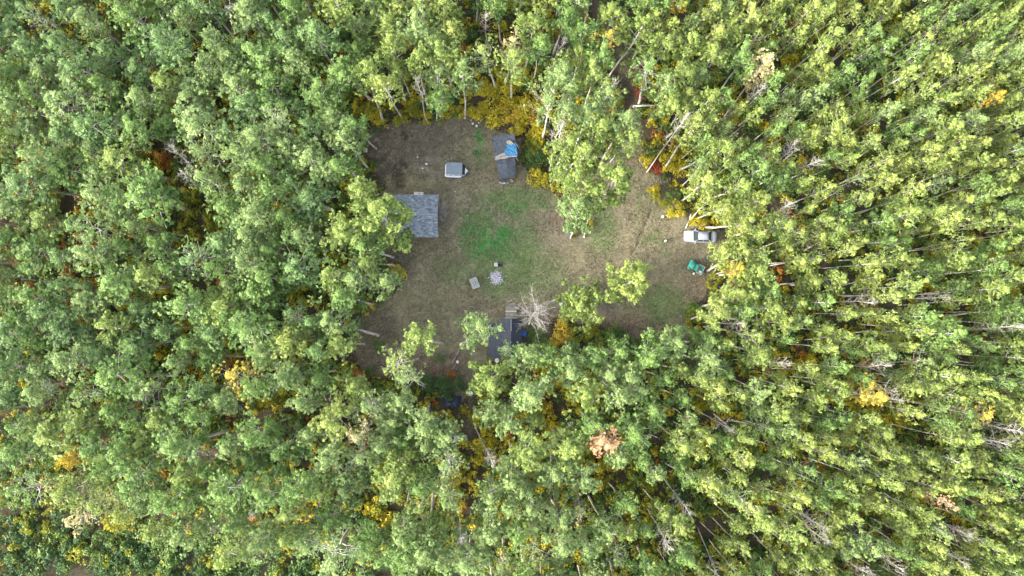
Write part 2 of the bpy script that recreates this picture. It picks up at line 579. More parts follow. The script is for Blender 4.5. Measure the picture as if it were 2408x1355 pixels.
def shinglemat(m, cols, bw=.30, bh=.16, rotz=0.0):
    m.use_nodes = True
    nt = m.node_tree
    b = nt.nodes['Principled BSDF']
    b.inputs['Roughness'].default_value = .9
    tc = nt.nodes.new('ShaderNodeTexCoord')
    br = nt.nodes.new('ShaderNodeTexBrick')
    br.inputs['Scale'].default_value = 1.0
    br.inputs['Brick Width'].default_value = bw
    br.inputs['Row Height'].default_value = bh
    br.inputs['Mortar Size'].default_value = .012
    br.inputs['Bias'].default_value = -.1
    br.inputs['Color1'].default_value = (*cols[0], 1)
    br.inputs['Color2'].default_value = (*cols[1], 1)
    br.inputs['Mortar'].default_value = (*cols[2], 1)
    mp = nt.nodes.new('ShaderNodeMapping')
    mp.inputs['Rotation'].default_value = (0, 0, rotz)
    nt.links.new(tc.outputs['Object'], mp.inputs[0])
    nt.links.new(mp.outputs[0], br.inputs['Vector'])
    n = nt.nodes.new('ShaderNodeTexNoise')
    n.inputs['Scale'].default_value = 2.2
    n.inputs['Detail'].default_value = 8
    n.inputs['Roughness'].default_value = .7
    nt.links.new(mp.outputs[0], n.inputs['Vector'])
    mr = nt.nodes.new('ShaderNodeMapRange')
    mr.inputs['From Min'].default_value = .35
    mr.inputs['From Max'].default_value = .65
    mr.inputs['To Min'].default_value = .62
    mr.inputs['To Max'].default_value = 1.25
    nt.links.new(n.outputs[0], mr.inputs['Value'])
    mu = nt.nodes.new('ShaderNodeVectorMath')
    mu.operation = 'SCALE'
    nt.links.new(br.outputs['Color'], mu.inputs[0])
    nt.links.new(mr.outputs[0], mu.inputs['Scale'])
    nt.links.new(mu.outputs[0], b.inputs['Base Color'])
    return m


shinglemat(ROOFGREY, ((.235, .27, .305), (.085, .105, .125), (.09, .11, .13)), .40, .20)
ROLLROOF = mat('rolled_roofing', (.026, .032, .040), .9, col2=(.088, .102, .122), scale=3.2, bump=.4, contrast=(.34, .66), detail=9)
METALROOF = mat('dark_metal_roof', (.016, .021, .034), .6, col2=(.030, .038, .056), scale=2.4, spec=.3, detail=8)
LOGWALL = mat('weathered_wall', (.13, .09, .06), .9, col2=(.22, .165, .12), scale=4, bump=.4, stretch=(1, 1, 8))
WOOD = mat('grey_wood', (.13, .115, .10), .9, col2=(.25, .23, .20), scale=5, bump=.4, stretch=(8, 1, 1))
WOODD = mat('dark_wood', (.10, .085, .072), .9, col2=(.19, .165, .14), scale=6, bump=.3)
PALEWOOD = mat('bleached_wood', (.42, .38, .32), .85, col2=(.62, .58, .50), scale=6, bump=.2)
WHITE = mat('white_paint', (.72, .73, .74), .5, col2=(.62, .62, .62), scale=3)
BLACK = mat('black_plastic', (.02, .02, .022), .6, col2=(.035, .035, .04), scale=5)
RUBBER = mat('rubber', (.018, .018, .018), .85, col2=(.03, .03, .028), scale=9)
GLASS = mat('dark_glass', (.018, .028, .032), .22, spec=.25, col2=(.03, .045, .05), scale=1)
METAL = mat('dull_metal', (.35, .36, .37), .45, metal=.7, col2=(.28, .28, .29), scale=5)
BLUETARP = mat('blue_tarp', (.02, .095, .21), .6, col2=(.06, .19, .34), scale=3.5, bump=.9, contrast=(.38, .62), spec=.2)
BLUE = mat('blue_plastic', (.01, .08, .34), .4, col2=(.015, .12, .42), scale=3)
FELT = mat('torn_underlay', (.15, .135, .12), .9, col2=(.32, .295, .265), scale=4, bump=.7)


def windowpart(parent, c, size, axis_):
    """window frame with a pane; axis_ 'x' faces +-x"""
    t = .05
    w, h = size
    f = MB().m(WHITE)
    for s in (-1, 1):
        if axis_ == 'x':
            f.box((c[0], c[1] + s * w / 2, c[2]), (t, .06, h + .06))
            f.box((c[0], c[1], c[2] + s * h / 2), (t - .004, w - .06, .06))
        else:
            f.box((c[0] + s * w / 2, c[1], c[2]), (.06, t, h + .06))
            f.box((c[0], c[1], c[2] + s * h / 2), (w - .06, t - .004, .06))
    fr = f.build('window', parent)
    g = MB().m(GLASS)
    g.box(c, (.03, w - .07, h - .07) if axis_ == 'x' else (w - .07, .03, h - .07))
    g.build('pane', fr)


def cabin():
    a, b = W(903, 457, 2.7), W(1032, 458, 2.7)
    c = W(1030, 558, 2.7)
    x0, x1, y1, y0 = a.x, (b.x + c.x) / 2, (a.y + b.y) / 2, c.y
    cx, cy = (x0 + x1) / 2, (y0 + y1) / 2
    Lx, Ly = x1 - x0, y1 - y0
    t = thing('cabin', 'grey shingled cabin at the left side of the clearing, its far end under a tree', 'cabin', (cx, cy, 0))
    hx, hy, ez, rz = Lx / 2, Ly / 2, 2.62, 3.95
    ov = .38
    w = mbm(LOGWALL)
    wx, wy = hx - ov, hy - ov
    ew = ez + .16
    w.box((0, wy - .08, ew / 2), (2 * wx, .16, ew))
    w.box((0, -wy + .08, ew / 2), (2 * wx, .16, ew))
    for s in (-1, 1):
        xx = s * (wx - .08)
        pts = [(-wy + .16, 0), (wy - .16, 0), (wy - .16, ew), (0, rz - .14), (-wy + .16, ew)]
        ring0 = [(xx - .08, p[0], p[1]) for p in pts]
        ring1 = [(xx + .08, p[0], p[1]) for p in pts]
        w.loft([ring0, ring1], smooth=False)
    w.build('wall', t)
    r = mbm(ROOFGREY)
    # north and south slope as slabs meeting on the ridge
    for s in (-1, 1):
        p = [(-hx, 0, rz), (hx, 0, rz), (hx, s * hy, ez), (-hx, s * hy, ez)]
        r.poly(p if s < 0 else p[::-1], .10)
    ro = r.build('roof', t)
    k = mbm(mat('ridge_cap', (.15, .175, .20), .9, col2=(.22, .25, .28), scale=6))
    for s in (-1, 1):
        q = [(-hx, 0, rz + .03), (hx, 0, rz + .03), (hx, s * .16, rz - .02), (-hx, s * .16, rz - .02)]
        k.poly(q if s < 0 else q[::-1], .02)
    k.build('ridge_cap', ro)
    for s in (-1, 1):
        mbm(WOODD).box((0, s * (hy + .012), ez - .06), (2 * hx + .03, .03, .14)).build('fascia', ro)
    v = mbm(METAL)
    v.tube([(hx - .85, -.3, rz - .35), (hx - .85, -.3, rz + .22)], .07)
    v.build('vent_pipe', ro)
    windowpart(t, (wx + .012, -.9, 1.5), (1.0, .8), 'x')
    windowpart(t, (1.2, -wy - .012, 1.5), (1.1, .9), 'y')
    d = mbm(WOODD).box((wx + .02, 1.2, 1.0), (.06, .9, 1.98), bev=.01).build('door', t)
    mbm(METAL).blob((wx + .09, .85, 1.0), (.04, .04, .04), 1, 0).build('handle', d)
    # leaning pole at the gable corner
    p0, p1 = W(1037, 477, 0.1), W(1033, 457, 2.3)
    tag(mbm(WOODD).tube([p0, p1], [.05, .045]).build('pole'), 'thin dark pole leaning on the upper right corner of the grey cabin', 'pole')
    bx = W(988, 458, 1.0)
    o = thing('wooden_crate', 'pale wooden box with a dark slot against the upper eave of the grey cabin', 'box', (bx.x, y1 + .08, 0), R(-2))
    mbm(mat('pink_grey_board', (.36, .31, .29), .85, col2=(.47, .42, .40), scale=5)).box((0, 0, 1.325), (1.35, .55, 2.65), bev=.02).build('box_body', o)
    mbm(BLACK).box((.1, .05, 2.662), (.28, .07, .02)).build('slot', o)


cabin()


def shed():
    t = thing('shed', 'old shed of two dark roof sections beside the yellow bushes', 'shed', (0, 0, 0))
    zu, zl = 2.75, 2.35
    up = [W(1157, 321, zu), W(1209, 313, zu), W(1217, 367, zu + .1), W(1163, 371, zu + .1)]
    lo = [W(1166, 372, zl), W(1211, 368, zl), W(1213, 414, zl), W(1174, 421, zl)]
    base = up[0].lerp(up[2], .5)
    t.location = (base.x, base.y, 0)

    def rel(p, z=None, k=1.0, c=None):
        q = Vector(p)
        if c is not None:
            q = c + (q - c) * k
        return (q.x - base.x, q.y - base.y, q.z if z is None else z)
    cu = sum(up, Vector()) / 4
    cl = sum(lo, Vector()) / 4
    w = mbm(LOGWALL)
    for P, c, zt in ((up, cu, zu - .1), (lo, cl, zl - .1)):
        w.loft([[rel(p, 0, .93, c) for p in P], [rel(p, zt, .93, c) for p in P]], smooth=False)
    w.build('wall', t)
    r = mbm(ROLLROOF)
    # upper section: low ridge across, slabs
    n = 5
    for i in range(n):      # overlapping felt strips, each a little proud of the next
        f0, f1 = i / n, (i + 1) / n + .02
        f1 = min(f1, 1)
        a, b = up[0].lerp(up[1], f0), up[0].lerp(up[1], f1)
        c, d = up[3].lerp(up[2], f1), up[3].lerp(up[2], f0)
        dz = .012 * (i % 2) + .004 * i
        r.poly([rel(d, d.z + dz), rel(c, c.z + dz), rel(b, b.z + dz), rel(a, a.z + dz)], .07)
    r.build('roof', t)
    r2 = mbm(ROLLROOF)
    mt, mb = lo[0].lerp(lo[1], .52), lo[3].lerp(lo[2], .5)
    rzz = zl + .28
    r2.poly([rel(lo[3], zl), rel(mb, rzz), rel(mt, rzz), rel(lo[0], zl)], .07)
    r2.poly([rel(mb, rzz), rel(lo[2], zl), rel(lo[1], zl), rel(mt, rzz)], .07)
    for f in (.3, .6):
        for s0, s1 in ((lo[0], lo[3]),):
            a, b = lo[0].lerp(lo[3], f), mt.lerp(mb, f)
            c = lo[1].lerp(lo[2], f)
            r2.poly([rel(a, zl + .016), rel(b, rzz + .016), rel(b + Vector((0, .06, 0)), rzz + .016), rel(a + Vector((0, .06, 0)), zl + .016)], .008)
            r2.poly([rel(b, rzz + .016), rel(c, zl + .016), rel(c + Vector((0, .06, 0)), zl + .016), rel(b + Vector((0, .06, 0)), rzz + .016)], .008)
    r2.build('roof', t)
    u = mbm(FELT)
    pts = [(1163, 369), (1180, 361), (1190, 358), (1200, 362), (1214, 364), (1216, 369), (1196, 370), (1192, 373), (1180, 374), (1165, 377)]
    u.poly([rel(W(x, y, zu + .19)) for x, y in pts[::-1]], .03)
    u.build('torn_felt', t)
    pch = mbm(ROLLROOF)
    pp = [W(1174, 420, 1.2), W(1200, 417, 1.2), W(1201, 427, 1.05), W(1177, 430, 1.05)]
    pch.poly([rel(p) for p in pp][::-1], .05)
    pc = pch.build('porch_roof', t)
    for p in (pp[2], pp[3]):
        mbm(PALEWOOD).box((p.x - base.x, p.y - base.y + .1, .5), (.09, .09, 1.0)).build('post', pc)
    s = W(1177, 369, zu)
    mbm(METAL).tube([rel(s, zu + .0), rel(s, zu + .75)], .07).build('stovepipe', t)
    # blue tarp
    n = 15
    rings = []
    left = [(1192, 334), (1192, 342), (1190, 350), (1184, 358), (1192, 367)]
    right = [(1201, 331), (1212, 340), (1215, 350), (1216, 360), (1217, 368)]
    tb = MB().m(BLUETARP)
    grid = []
    for j in range(n):
        v = j / (n - 1) * 4
        k = min(int(v), 3)
        f = v - k
        L = (left[k][0] * (1 - f) + left[k + 1][0] * f, left[k][1] * (1 - f) + left[k + 1][1] * f)
        Rr = (right[k][0] * (1 - f) + right[k + 1][0] * f, right[k][1] * (1 - f) + right[k + 1][1] * f)
        row = []
        for i in range(n):
            e = i / (n - 1)
            p = W(L[0] * (1 - e) + Rr[0] * e + rnd.uniform(-.6, .6), L[1] * (1 - e) + Rr[1] * e + rnd.uniform(-.6, .6), zu + .2)
            row.append((p.x, p.y, zu + .23 + .10 * (nz.at(i * .9, j * 1.3)) + rnd.uniform(0, .03)))
        grid.append(row)
    bmv = [[tb.bm.verts.new(p) for p in row] for row in grid]
    for j in range(n - 1):
        for i in range(n - 1):
            fc = tb.bm.faces.new([bmv[j][i], bmv[j + 1][i], bmv[j + 1][i + 1], bmv[j][i + 1]])
            fc.material_index = 0
    tp = tb.build('tarp')
    md = tp.modifiers.new('thickness', 'SOLIDIFY')
    md.thickness = .012
    tag(tp, 'crumpled light blue tarp on the upper roof of the old shed', 'tarp')
    up_ = mbm(FELT)
    up_.poly([W(x, y, zu + .36) for x, y in [(1191, 337), (1192, 331), (1198, 330), (1206, 335), (1208, 339), (1200, 340)]][::-1], .02)
    tag(up_.build('torn_felt_piece'), 'torn grey felt piece at the upper end of the blue tarp', 'roofing felt')
    for i, ((x0, y0), (x1, y1), lb) in enumerate([((1210, 332), (1223, 353), 'long white plank leaning on the shed by the blue tarp'),
                                                  ((1213, 371), (1221, 381), 'short pale plank leaning on the shed below the blue tarp')]):
        a, b = W(x0, y0, 2.6 - i * .8), W(x1, y1, .1)
        tag(MB().m(PALEWOOD if i else WHITE).tube([a, b], [.09, .09], n=4).build('plank'), lb, 'plank')
    p = W(1214, 374, .3)
    o = thing('brick_stack', 'small stack of reddish bricks at the right wall of the shed', 'bricks', (p.x, p.y, 0), R(5))
    q = mbm(mat('brick', (.30, .11, .07), .9, col2=(.38, .17, .11), scale=8))
    for k in range(4):
        q.box((0, 0, .055 + k * .11), (.44, .30, .10), rot=(0, 0, (k % 2) * 1.57), bev=.008)
    q.build('brick_rows', o)
    for (px, py, sz, r_) in [(1176, 429, .16, 1), (1180, 431, .2, 2), (1186, 431, .2, 3), (1201, 420, .3, 4), (1204, 426, .22, 5), (1193, 430, .15, 6)]:
        p = W(px, py)
        lb = {1: 'small pale stone at the left porch post of the shed', 2: 'pale stone just inside the left porch post of the shed', 3: 'pale stone in the middle of the row below the shed porch',
              4: 'largest pale rock at the right end of the shed porch', 5: 'pale rock lying lowest right of the shed porch', 6: 'smallest pale stone below the shed porch'}[r_]
        tag(mbm(PALEWOOD).blob((0, 0, 0), (sz, sz * .8, sz * .6), 2, .12, r_).build('stone', loc=(p.x, p.y, sz * .4)), lb, 'stone', 'pale stones below the shed porch')


shed()


def south_cabin():
    zl, zr = 2.5, 3.1
    a, b = W(1176, 749, zl), W(1227, 749, zl)
    c = W(1202, 842, zl)
    x0, x1, y1, y0 = a.x, b.x, a.y, c.y
    xr = W(1202, 790, zr).x
    xl = W(1149, 820, 2.0).x
    t = thing('dark_roofed_cabin', 'cabin with dark blue-black metal roof and small deck, below the clearing', 'cabin', ((x0 + x1) / 2, (y0 + y1) / 2, 0))
    ox, oy = t.location.x, t.location.y
    w = mbm(LOGWALL)
    X0, X1, Y0, Y1, XL, XR = x0 - ox, x1 - ox, y0 - oy, y1 - oy, xl - ox, xr - ox
    w.loft([[(X0 + .1, Y0 + .2, z), (X1 - .25, Y0 + .2, z), (X1 - .25, Y1 - .2, z), (X0 + .1, Y1 - .2, z)] for z in (0, zl - .08)], smooth=False)
    w.loft([[(XL + .2, Y0 + .25, z), (X0 + .098, Y0 + .25, z), (X0 + .098, Y1 - .9, z), (XL + .2, Y1 - .9, z)] for z in (0, 1.92)], smooth=False)
    w.build('wall', t)
    r = mbm(METALROOF)
    r.poly([(X0, Y0, zl), (XR, Y0, zr), (XR, Y1, zr), (X0, Y1, zl)], .05)
    r.poly([(XR, Y0, zr), (X1, Y0, zl), (X1, Y1, zl), (XR, Y1, zr)], .05)
    nrib = 13
    for i in range(nrib):
        f = (i + .5) / nrib
        x = X0 + (X1 - X0) * f
        z = zl + (zr - zl) * ((x - X0) / (XR - X0) if x < XR else (X1 - x) / (X1 - XR))
        r.box((x, (Y0 + Y1) / 2, z + .012), (.035, Y1 - Y0 - .01, .03))
    rr = r.build('roof', t)
    mbm(METAL).box((XR, Y1 - .95, zr + .03), (.07, 1.7, .03)).build('ridge_strip', rr)
    l = mbm(METALROOF)
    l.poly([(XL, Y0 - .02, 2.0), (X0 + .02, Y0 - .02, 2.42), (X0 + .02, Y1 - .6, 2.42), (XL, Y1 - .6, 2.0)], .05)
    l.build('lean_to_roof', t)
    p = W(1152, 768, 2.4)
    v = mbm(BLACK).tube([(p.x - ox, p.y - oy, 1.9), (p.x - ox, p.y - oy, 2.7)], .16).build('chimney', t)
    mbm(WHITE).blob((p.x - ox, p.y - oy, 2.75), (.2, .2, .08), 2, .0).build('cap', v)
    windowpart(t, (X0 + .5, Y1 - .185, 1.4), (.6, .7), 'y')
    dr = mbm(WOODD).box((X0 + 1.6, Y1 - .18, 1.0), (.85, .06, 1.95), bev=.01).build('door', t)
    mbm(METAL).blob((X0 + 1.9, Y1 - .12, 1.0), (.04, .04, .04), 1, 0).build('handle', dr)
    # deck with rails
    d0, d1 = W(1189, 722, .4), W(1214, 748, .4)
    dk = mbm(WOOD)
    n = 9
    DY = d0.y - y1
    for i in range(n):
        dk.box(((d0.x + d1.x) / 2 - ox, Y1 + DY * (i + .5) / n, .38), (d1.x - d0.x, DY / n - .025, .05))
    dko = dk.build('deck', t)
    mbm(PALEWOOD).box(((d0.x + d1.x) / 2 - ox, Y1 + .06, 1.25), (d1.x - d0.x + .3, .06, .06)).build('handrail', dko)
    mbm(PALEWOOD).box(((d0.x + d1.x) / 2 - ox, Y1 + DY - .62, .46), (d1.x - d0.x + .1, .09, .09)).build('edge_beam', dko)
    for sx in (d0.x + .08, d1.x - .08):
        for sy in (Y1 + .1, Y1 + DY - .1):
            mbm(WOODD).box((sx - ox, sy, .175), (.1, .1, .34)).build('post', dko)
    for k in range(2):
        mbm(WOODD).box(((d0.x + d1.x) / 2 - ox, Y1 + DY + .16 + .26 * k, .24 - .14 * k), (d1.x - d0.x - .2, .25, .05)).build('step', dko)
    p = W(1228, 785, .5)
    o = thing('water_barrel', 'bright blue plastic barrel at the right wall of the dark roofed cabin', 'barrel', (p.x + .25, p.y, 0))
    mbm(BLUE).tube([(0, 0, 0), (0, 0, .1), (0, 0, .5), (0, 0, .9), (0, 0, 1.0)], [.38, .42, .45, .42, .36], n=18).build('barrel_body', o)
    mbm(BLUE).tube([(.1, .1, 1.0), (.1, .1, 1.03)], .05).build('bung', o)
    p = W(1169, 846, .3)
    o = thing('bucket', 'white bucket below the lower wall of the dark roofed cabin', 'bucket', (p.x, p.y - .1, 0))
    mbm(WHITE).tube([(0, 0, 0), (0, 0, .5)], [.26, .33], n=16).build('bucket_body', o)
    mbm(METAL).tube([(-.33, 0, .48), (-.2, 0, .62), (0, 0, .68), (.2, 0, .62), (.33, 0, .48)], .012).build('handle', o)
    p = W(1147, 811, 1.0)
    tag(mbm(mat('pink_block', (.45, .36, .33), .9, col2=(.55, .45, .42), scale=5)).box((0, 0, .45), (.28, .5, .9), bev=.03).build('planter', loc=(p.x - .1, p.y, 0)),
        'pinkish upright block at the left wall of the dark roofed cabin', 'planter')


south_cabin()


# ------------------------------------------------------------------ vehicles
def wheel(parent, x, y, r=.32, w=.2):
    t = mbm(RUBBER).tube([(x, y - w / 2, r), (x, y - w / 2 + .02, r), (x, y + w / 2 - .02, r), (x, y + w / 2, r)], [r * .9, r, r, r * .9], n=20).build('wheel', parent)
    s = 1 if y > 0 else -1
    mbm(METAL).tube([(x, y + s * (w / 2 - .01), r), (x, y + s * (w / 2 + .012), r)], [r * .62, r * .55], n=14).build('rim', t)


def sedan():
    P0, P1 = W(1609, 555, .7), W(1685, 557, .7)
    ang = math.atan2(P0.y - P1.y, P0.x - P1.x)     # nose to the left
    c = (P0 + P1) / 2
    L = (P0 - P1).length
    t = thing('sedan', 'silver sedan parked at the right edge of the clearing, bonnet to the left', 'car', (c.x, c.y, 0), ang)
    paint = mat('silver_paint', (.40, .43, .49), .35, metal=.3, spec=.5, col2=(.36, .39, .45), scale=2)
    h = L / 2
    st_ = [(-h, .60, .50, .74), (-h + .08, .76, .36, .92), (-h + .5, .84, .25, .985), (-h + 1.2, .87, .2, .97), (-.3, .88, .2, .93), (.7, .88, .2, .92), (h - 1.25, .87, .2, .90),
           (h - .6, .84, .22, .84), (h - .2, .74, .28, .74), (h, .56, .42, .60)]
    rings = []
    for x, w, z0, z1 in st_:
        rings.append([(x, -w, z0 + .08), (x, -w * 1.02, (z0 + z1) / 2), (x, -w * .97, z1 - .09), (x, -w * .84, z1 - .01), (x, -w * .4, z1 + .02), (x, 0, z1 + .03), (x, w * .4, z1 + .02),
                      (x, w * .84, z1 - .01), (x, w * .97, z1 - .09), (x, w * 1.02, (z0 + z1) / 2), (x, w, z0 + .08), (x, w * .85, z0), (x, -w * .85, z0)])
    mbm(paint).loft(rings).build('body', t)
    # cabin: roof and pillars
    fx0, fx1 = .98, .42         # windscreen foot and top (forward +x)
    rx0, rx1 = -1.62, -1.02     # rear glass foot and top
    zb, zt = .93, 1.42
    wb, wt = .80, .60
    g = mbm(paint)
    g.loft([[(rx1 - .03, -wt, zt - .03), (rx1 - .03, wt, zt - .03), (rx1 - .03, wt * .9, zt - .06), (rx1 - .03, -wt * .9, zt - .06)],
            [(rx1 + .2, -wt - .01, zt), (rx1 + .2, wt + .01, zt), (rx1 + .2, wt, zt - .05), (rx1 + .2, -wt, zt - .05)],
            [(-.2, -wt - .02, zt + .02), (-.2, wt + .02, zt + .02), (-.2, wt, zt - .04), (-.2, -wt, zt - .04)],
            [(fx1 + .03, -wt, zt - .03), (fx1 + .03, wt, zt - .03), (fx1 + .03, wt * .9, zt - .06), (fx1 + .03, -wt * .9, zt - .06)]])
    g.build('roof', t)
    for s in (-1, 1):
        mbm(paint).tube([(fx0, s * wb, zb - .02), (fx1 + .02, s * (wt + .0), zt - .03)], .032, n=6).build('pillar', t)
        mbm(paint).tube([(rx0, s * wb, zb - .02), (rx1, s * (wt + .0), zt - .03)], .045, n=6).build('pillar', t)
        mbm(paint).tube([(-.32, s * (wb + .01), zb - .02), (-.32, s * (wt + .01), zt - .03)], .03, n=6).build('pillar', t)

    def pane(name, pts):
        mb = mbm(GLASS)
        mb.poly(pts, .015)
        return mb.build(name, t)
    pane('windshield', [(fx0 - .02, -wb + .05, zb + .02), (fx0 - .02, wb - .05, zb + .02), (fx1, wt - .04, zt - .04), (fx1, -wt + .04, zt - .04)])
    pane('rear_window', [(rx0 + .02, wb - .06, zb + .02), (rx0 + .02, -wb + .06, zb + .02), (rx1, -wt + .05, zt - .04), (rx1, wt - .05, zt - .04)])
    for s in (-1, 1):
        for xa, xb, xc, xd in ((fx0 - .14, fx1 - .04, -.28, -.28), (-.36, -.36, rx1 + .06, rx0 + .2)):
            mb = mbm(GLASS)
            V = [(xa, s * (wb - .01), zb), (xb, s * (wt + .005), zt - .05), (xc, s * (wt + .005), zt - .05), (xd, s * (wb - .01), zb)]
            V2 = [(v[0], v[1] - s * .015, v[2]) for v in V]
            mb.loft([V, V2], smooth=False)
            mb.build('side_window', t)
        hd = mbm(mat('lamp_glass', (.6, .65, .7), .15, spec=.7)).blob((h - .20, s * .56, .62), (.18, .14, .07), 2, 0).build('headlight', t)
        mbm(mat('red_lamp', (.35, .02, .015), .25)).box((-h + .10, s * .60, .72), (.09, .26, .14), bev=.02).build('taillight', t)
        mbm(paint).blob((.82, s * .96, .98), (.09, .12, .07), 2, 0).build('mirror', t)
    mbm(BLACK).box((h - .10, 0, .52), (.1, .75, .13), bev=.02).build('grille', t)
    mbm(BLACK).box((1.0, 0, .965), (.10, 1.35, .02)).build('wiper_cowl', t)
    for x in (h - .92, -h + 1.0):
        for s in (-1, 1):
            wheel(t, x, s * .80)


sedan()


def utility():
    teal = mat('teal_plastic', (.03, .235, .18), .5, col2=(.06, .32, .25), scale=5)
    P = W(1635.5, 629, .5)
    t = thing('utility_vehicle', 'small teal utility vehicle with a loaded cargo bed, standing below the silver sedan', 'utility vehicle', (P.x, P.y, 0), R(180 - 29))
    # forward = +x (to the upper left in the picture), length 2.3, width 1.35
    b = mbm(teal)
    b.loft([[(1.12, -.35, .5), (1.12, .35, .5), (1.10, .33, .68), (1.10, -.33, .68)], [(.85, -.5, .42), (.85, .5, .42), (.8, .46, .86), (.8, -.46, .86)],
            [(.35, -.56, .4), (.35, .56, .4), (.35, .5, .92), (.35, -.5, .92)], [(.15, -.55, .4), (.15, .55, .4), (.15, .5, .84), (.15, -.5, .84)]])
    b.build('body', t)
    f = mbm(teal)
    for s in (-1, 1):
        f.loft([[(1.1, s * .38, .62), (1.1, s * .66, .58), (1.1, s * .66, .54), (1.1, s * .38, .58)], [(.75, s * .45, .80), (.75, s * .70, .76), (.75, s * .70, .70), (.75, s * .45, .74)],
                [(.3, s * .45, .66), (.3, s * .68, .60), (.3, s * .68, .55), (.3, s * .45, .60)]], smooth=True)
    f.build('fender', t)
    mbm(BLACK).tube([(1.2, -.52, .52), (1.24, -.2, .56), (1.24, .2, .56), (1.2, .52, .52)], .035).build('bumper', t)
    mbm(teal).box((-.02, 0, .72), (.34, .95, .16), bev=.05).build('seat', t)
    mbm(teal).box((-.2, 0, .92), (.1, .95, .36), bev=.04).build('backrest', t)
    sw = mbm(BLACK)
    n = 14
    ring = [(.28 + .05 * math.sin(a), .25 + .17 * math.cos(a), 1.0 + .15 * math.sin(a)) for a in [k * 2 * math.pi / n for k in range(n + 1)]]
    sw.tube(ring, .018, n=5, cap=False)
    sw.tube([(.3, .25, .85), (.28, .25, 1.0)], .02, n=5)
    sw.build('steering_wheel', t)
    grey = mat('bed_rim_grey', (.33, .32, .31), .7, col2=(.42, .41, .39), scale=5)
    bed = mbm(teal)
    bed.box((-.72, 0, .62), (.86, 1.2, .05))
    bo = bed.build('cargo_bed', t)
    rim = mbm(grey)
    rim.box((-.72, -.62, .74), (.94, .07, .26), bev=.01)
    rim.box((-.72, .62, .74), (.94, .07, .26), bev=.01)
    rim.box((-1.16, 0, .735), (.06, 1.16, .25), bev=.01)
    rim.build('side_rail', bo)
    for x, r, w in ((.78, .29, .22), (-.72, .29, .24)):
        for s in (-1, 1):
            wheel(t, x, s * .56, r, w)
    for s in (-1, 1):
        mbm(mat('lamp_lens', (.65, .66, .6), .2)).blob((1.10, s * .24, .6), (.05, .08, .05), 1, 0).build('headlight', t)
    M = Matrix.Translation((P.x, P.y, 0)) @ Matrix.Rotation(R(180 - 29), 4, 'Z')

    def put(x, y, z):
        return M @ Vector((x, y, z))
    brown = mat('rusty_sack', (.16, .06, .045), .9, col2=(.24, .12, .09), scale=6, bump=.4)
    p = put(-.5, 0, .645)
    tag(mbm(brown).blob((0, 0, .15), (.22, .36, .16), 3, .08, 3).build('sack', loc=p, rz=.5), 'dark brown sack in the cargo bed of the teal vehicle', 'sack')
    p = put(-.85, .32, .645)
    o = thing('bowl', 'pale turquoise round bowl in the bed corner of the teal vehicle', 'bowl', p)
    mbm(mat('pale_turquoise', (.30, .62, .58), .5)).tube([(0, 0, 0), (0, 0, .12), (0, 0, .17)], [.09, .16, .17], n=14).build('bowl_body', o)
    p = put(-.92, -.3, .645)
    o = thing('jerry_can', 'teal jerry can standing in the bed of the teal vehicle', 'jerry can', p, .9)
    mbm(teal).box((0, 0, .16), (.3, .18, .32), bev=.03).build('can_body', o)
    mbm(BLACK).tube([(-.07, 0, .32), (-.04, 0, .37), (.05, 0, .37), (.08, 0, .32)], .014).build('handle', o)
    p = W(1631, 642, .2)
    o = thing('pail', 'small cream pail on the grass below the teal utility vehicle', 'pail', (p.x, p.y - .12, 0))
    mbm(mat('cream_plastic', (.6, .57, .45), .5)).tube([(0, 0, 0), (0, 0, .3)], [.14, .18], n=14).build('pail_body', o)
    mbm(METAL).tube([(-.18, 0, .29), (0, 0, .4), (.18, 0, .29)], .01).build('handle', o)


utility()


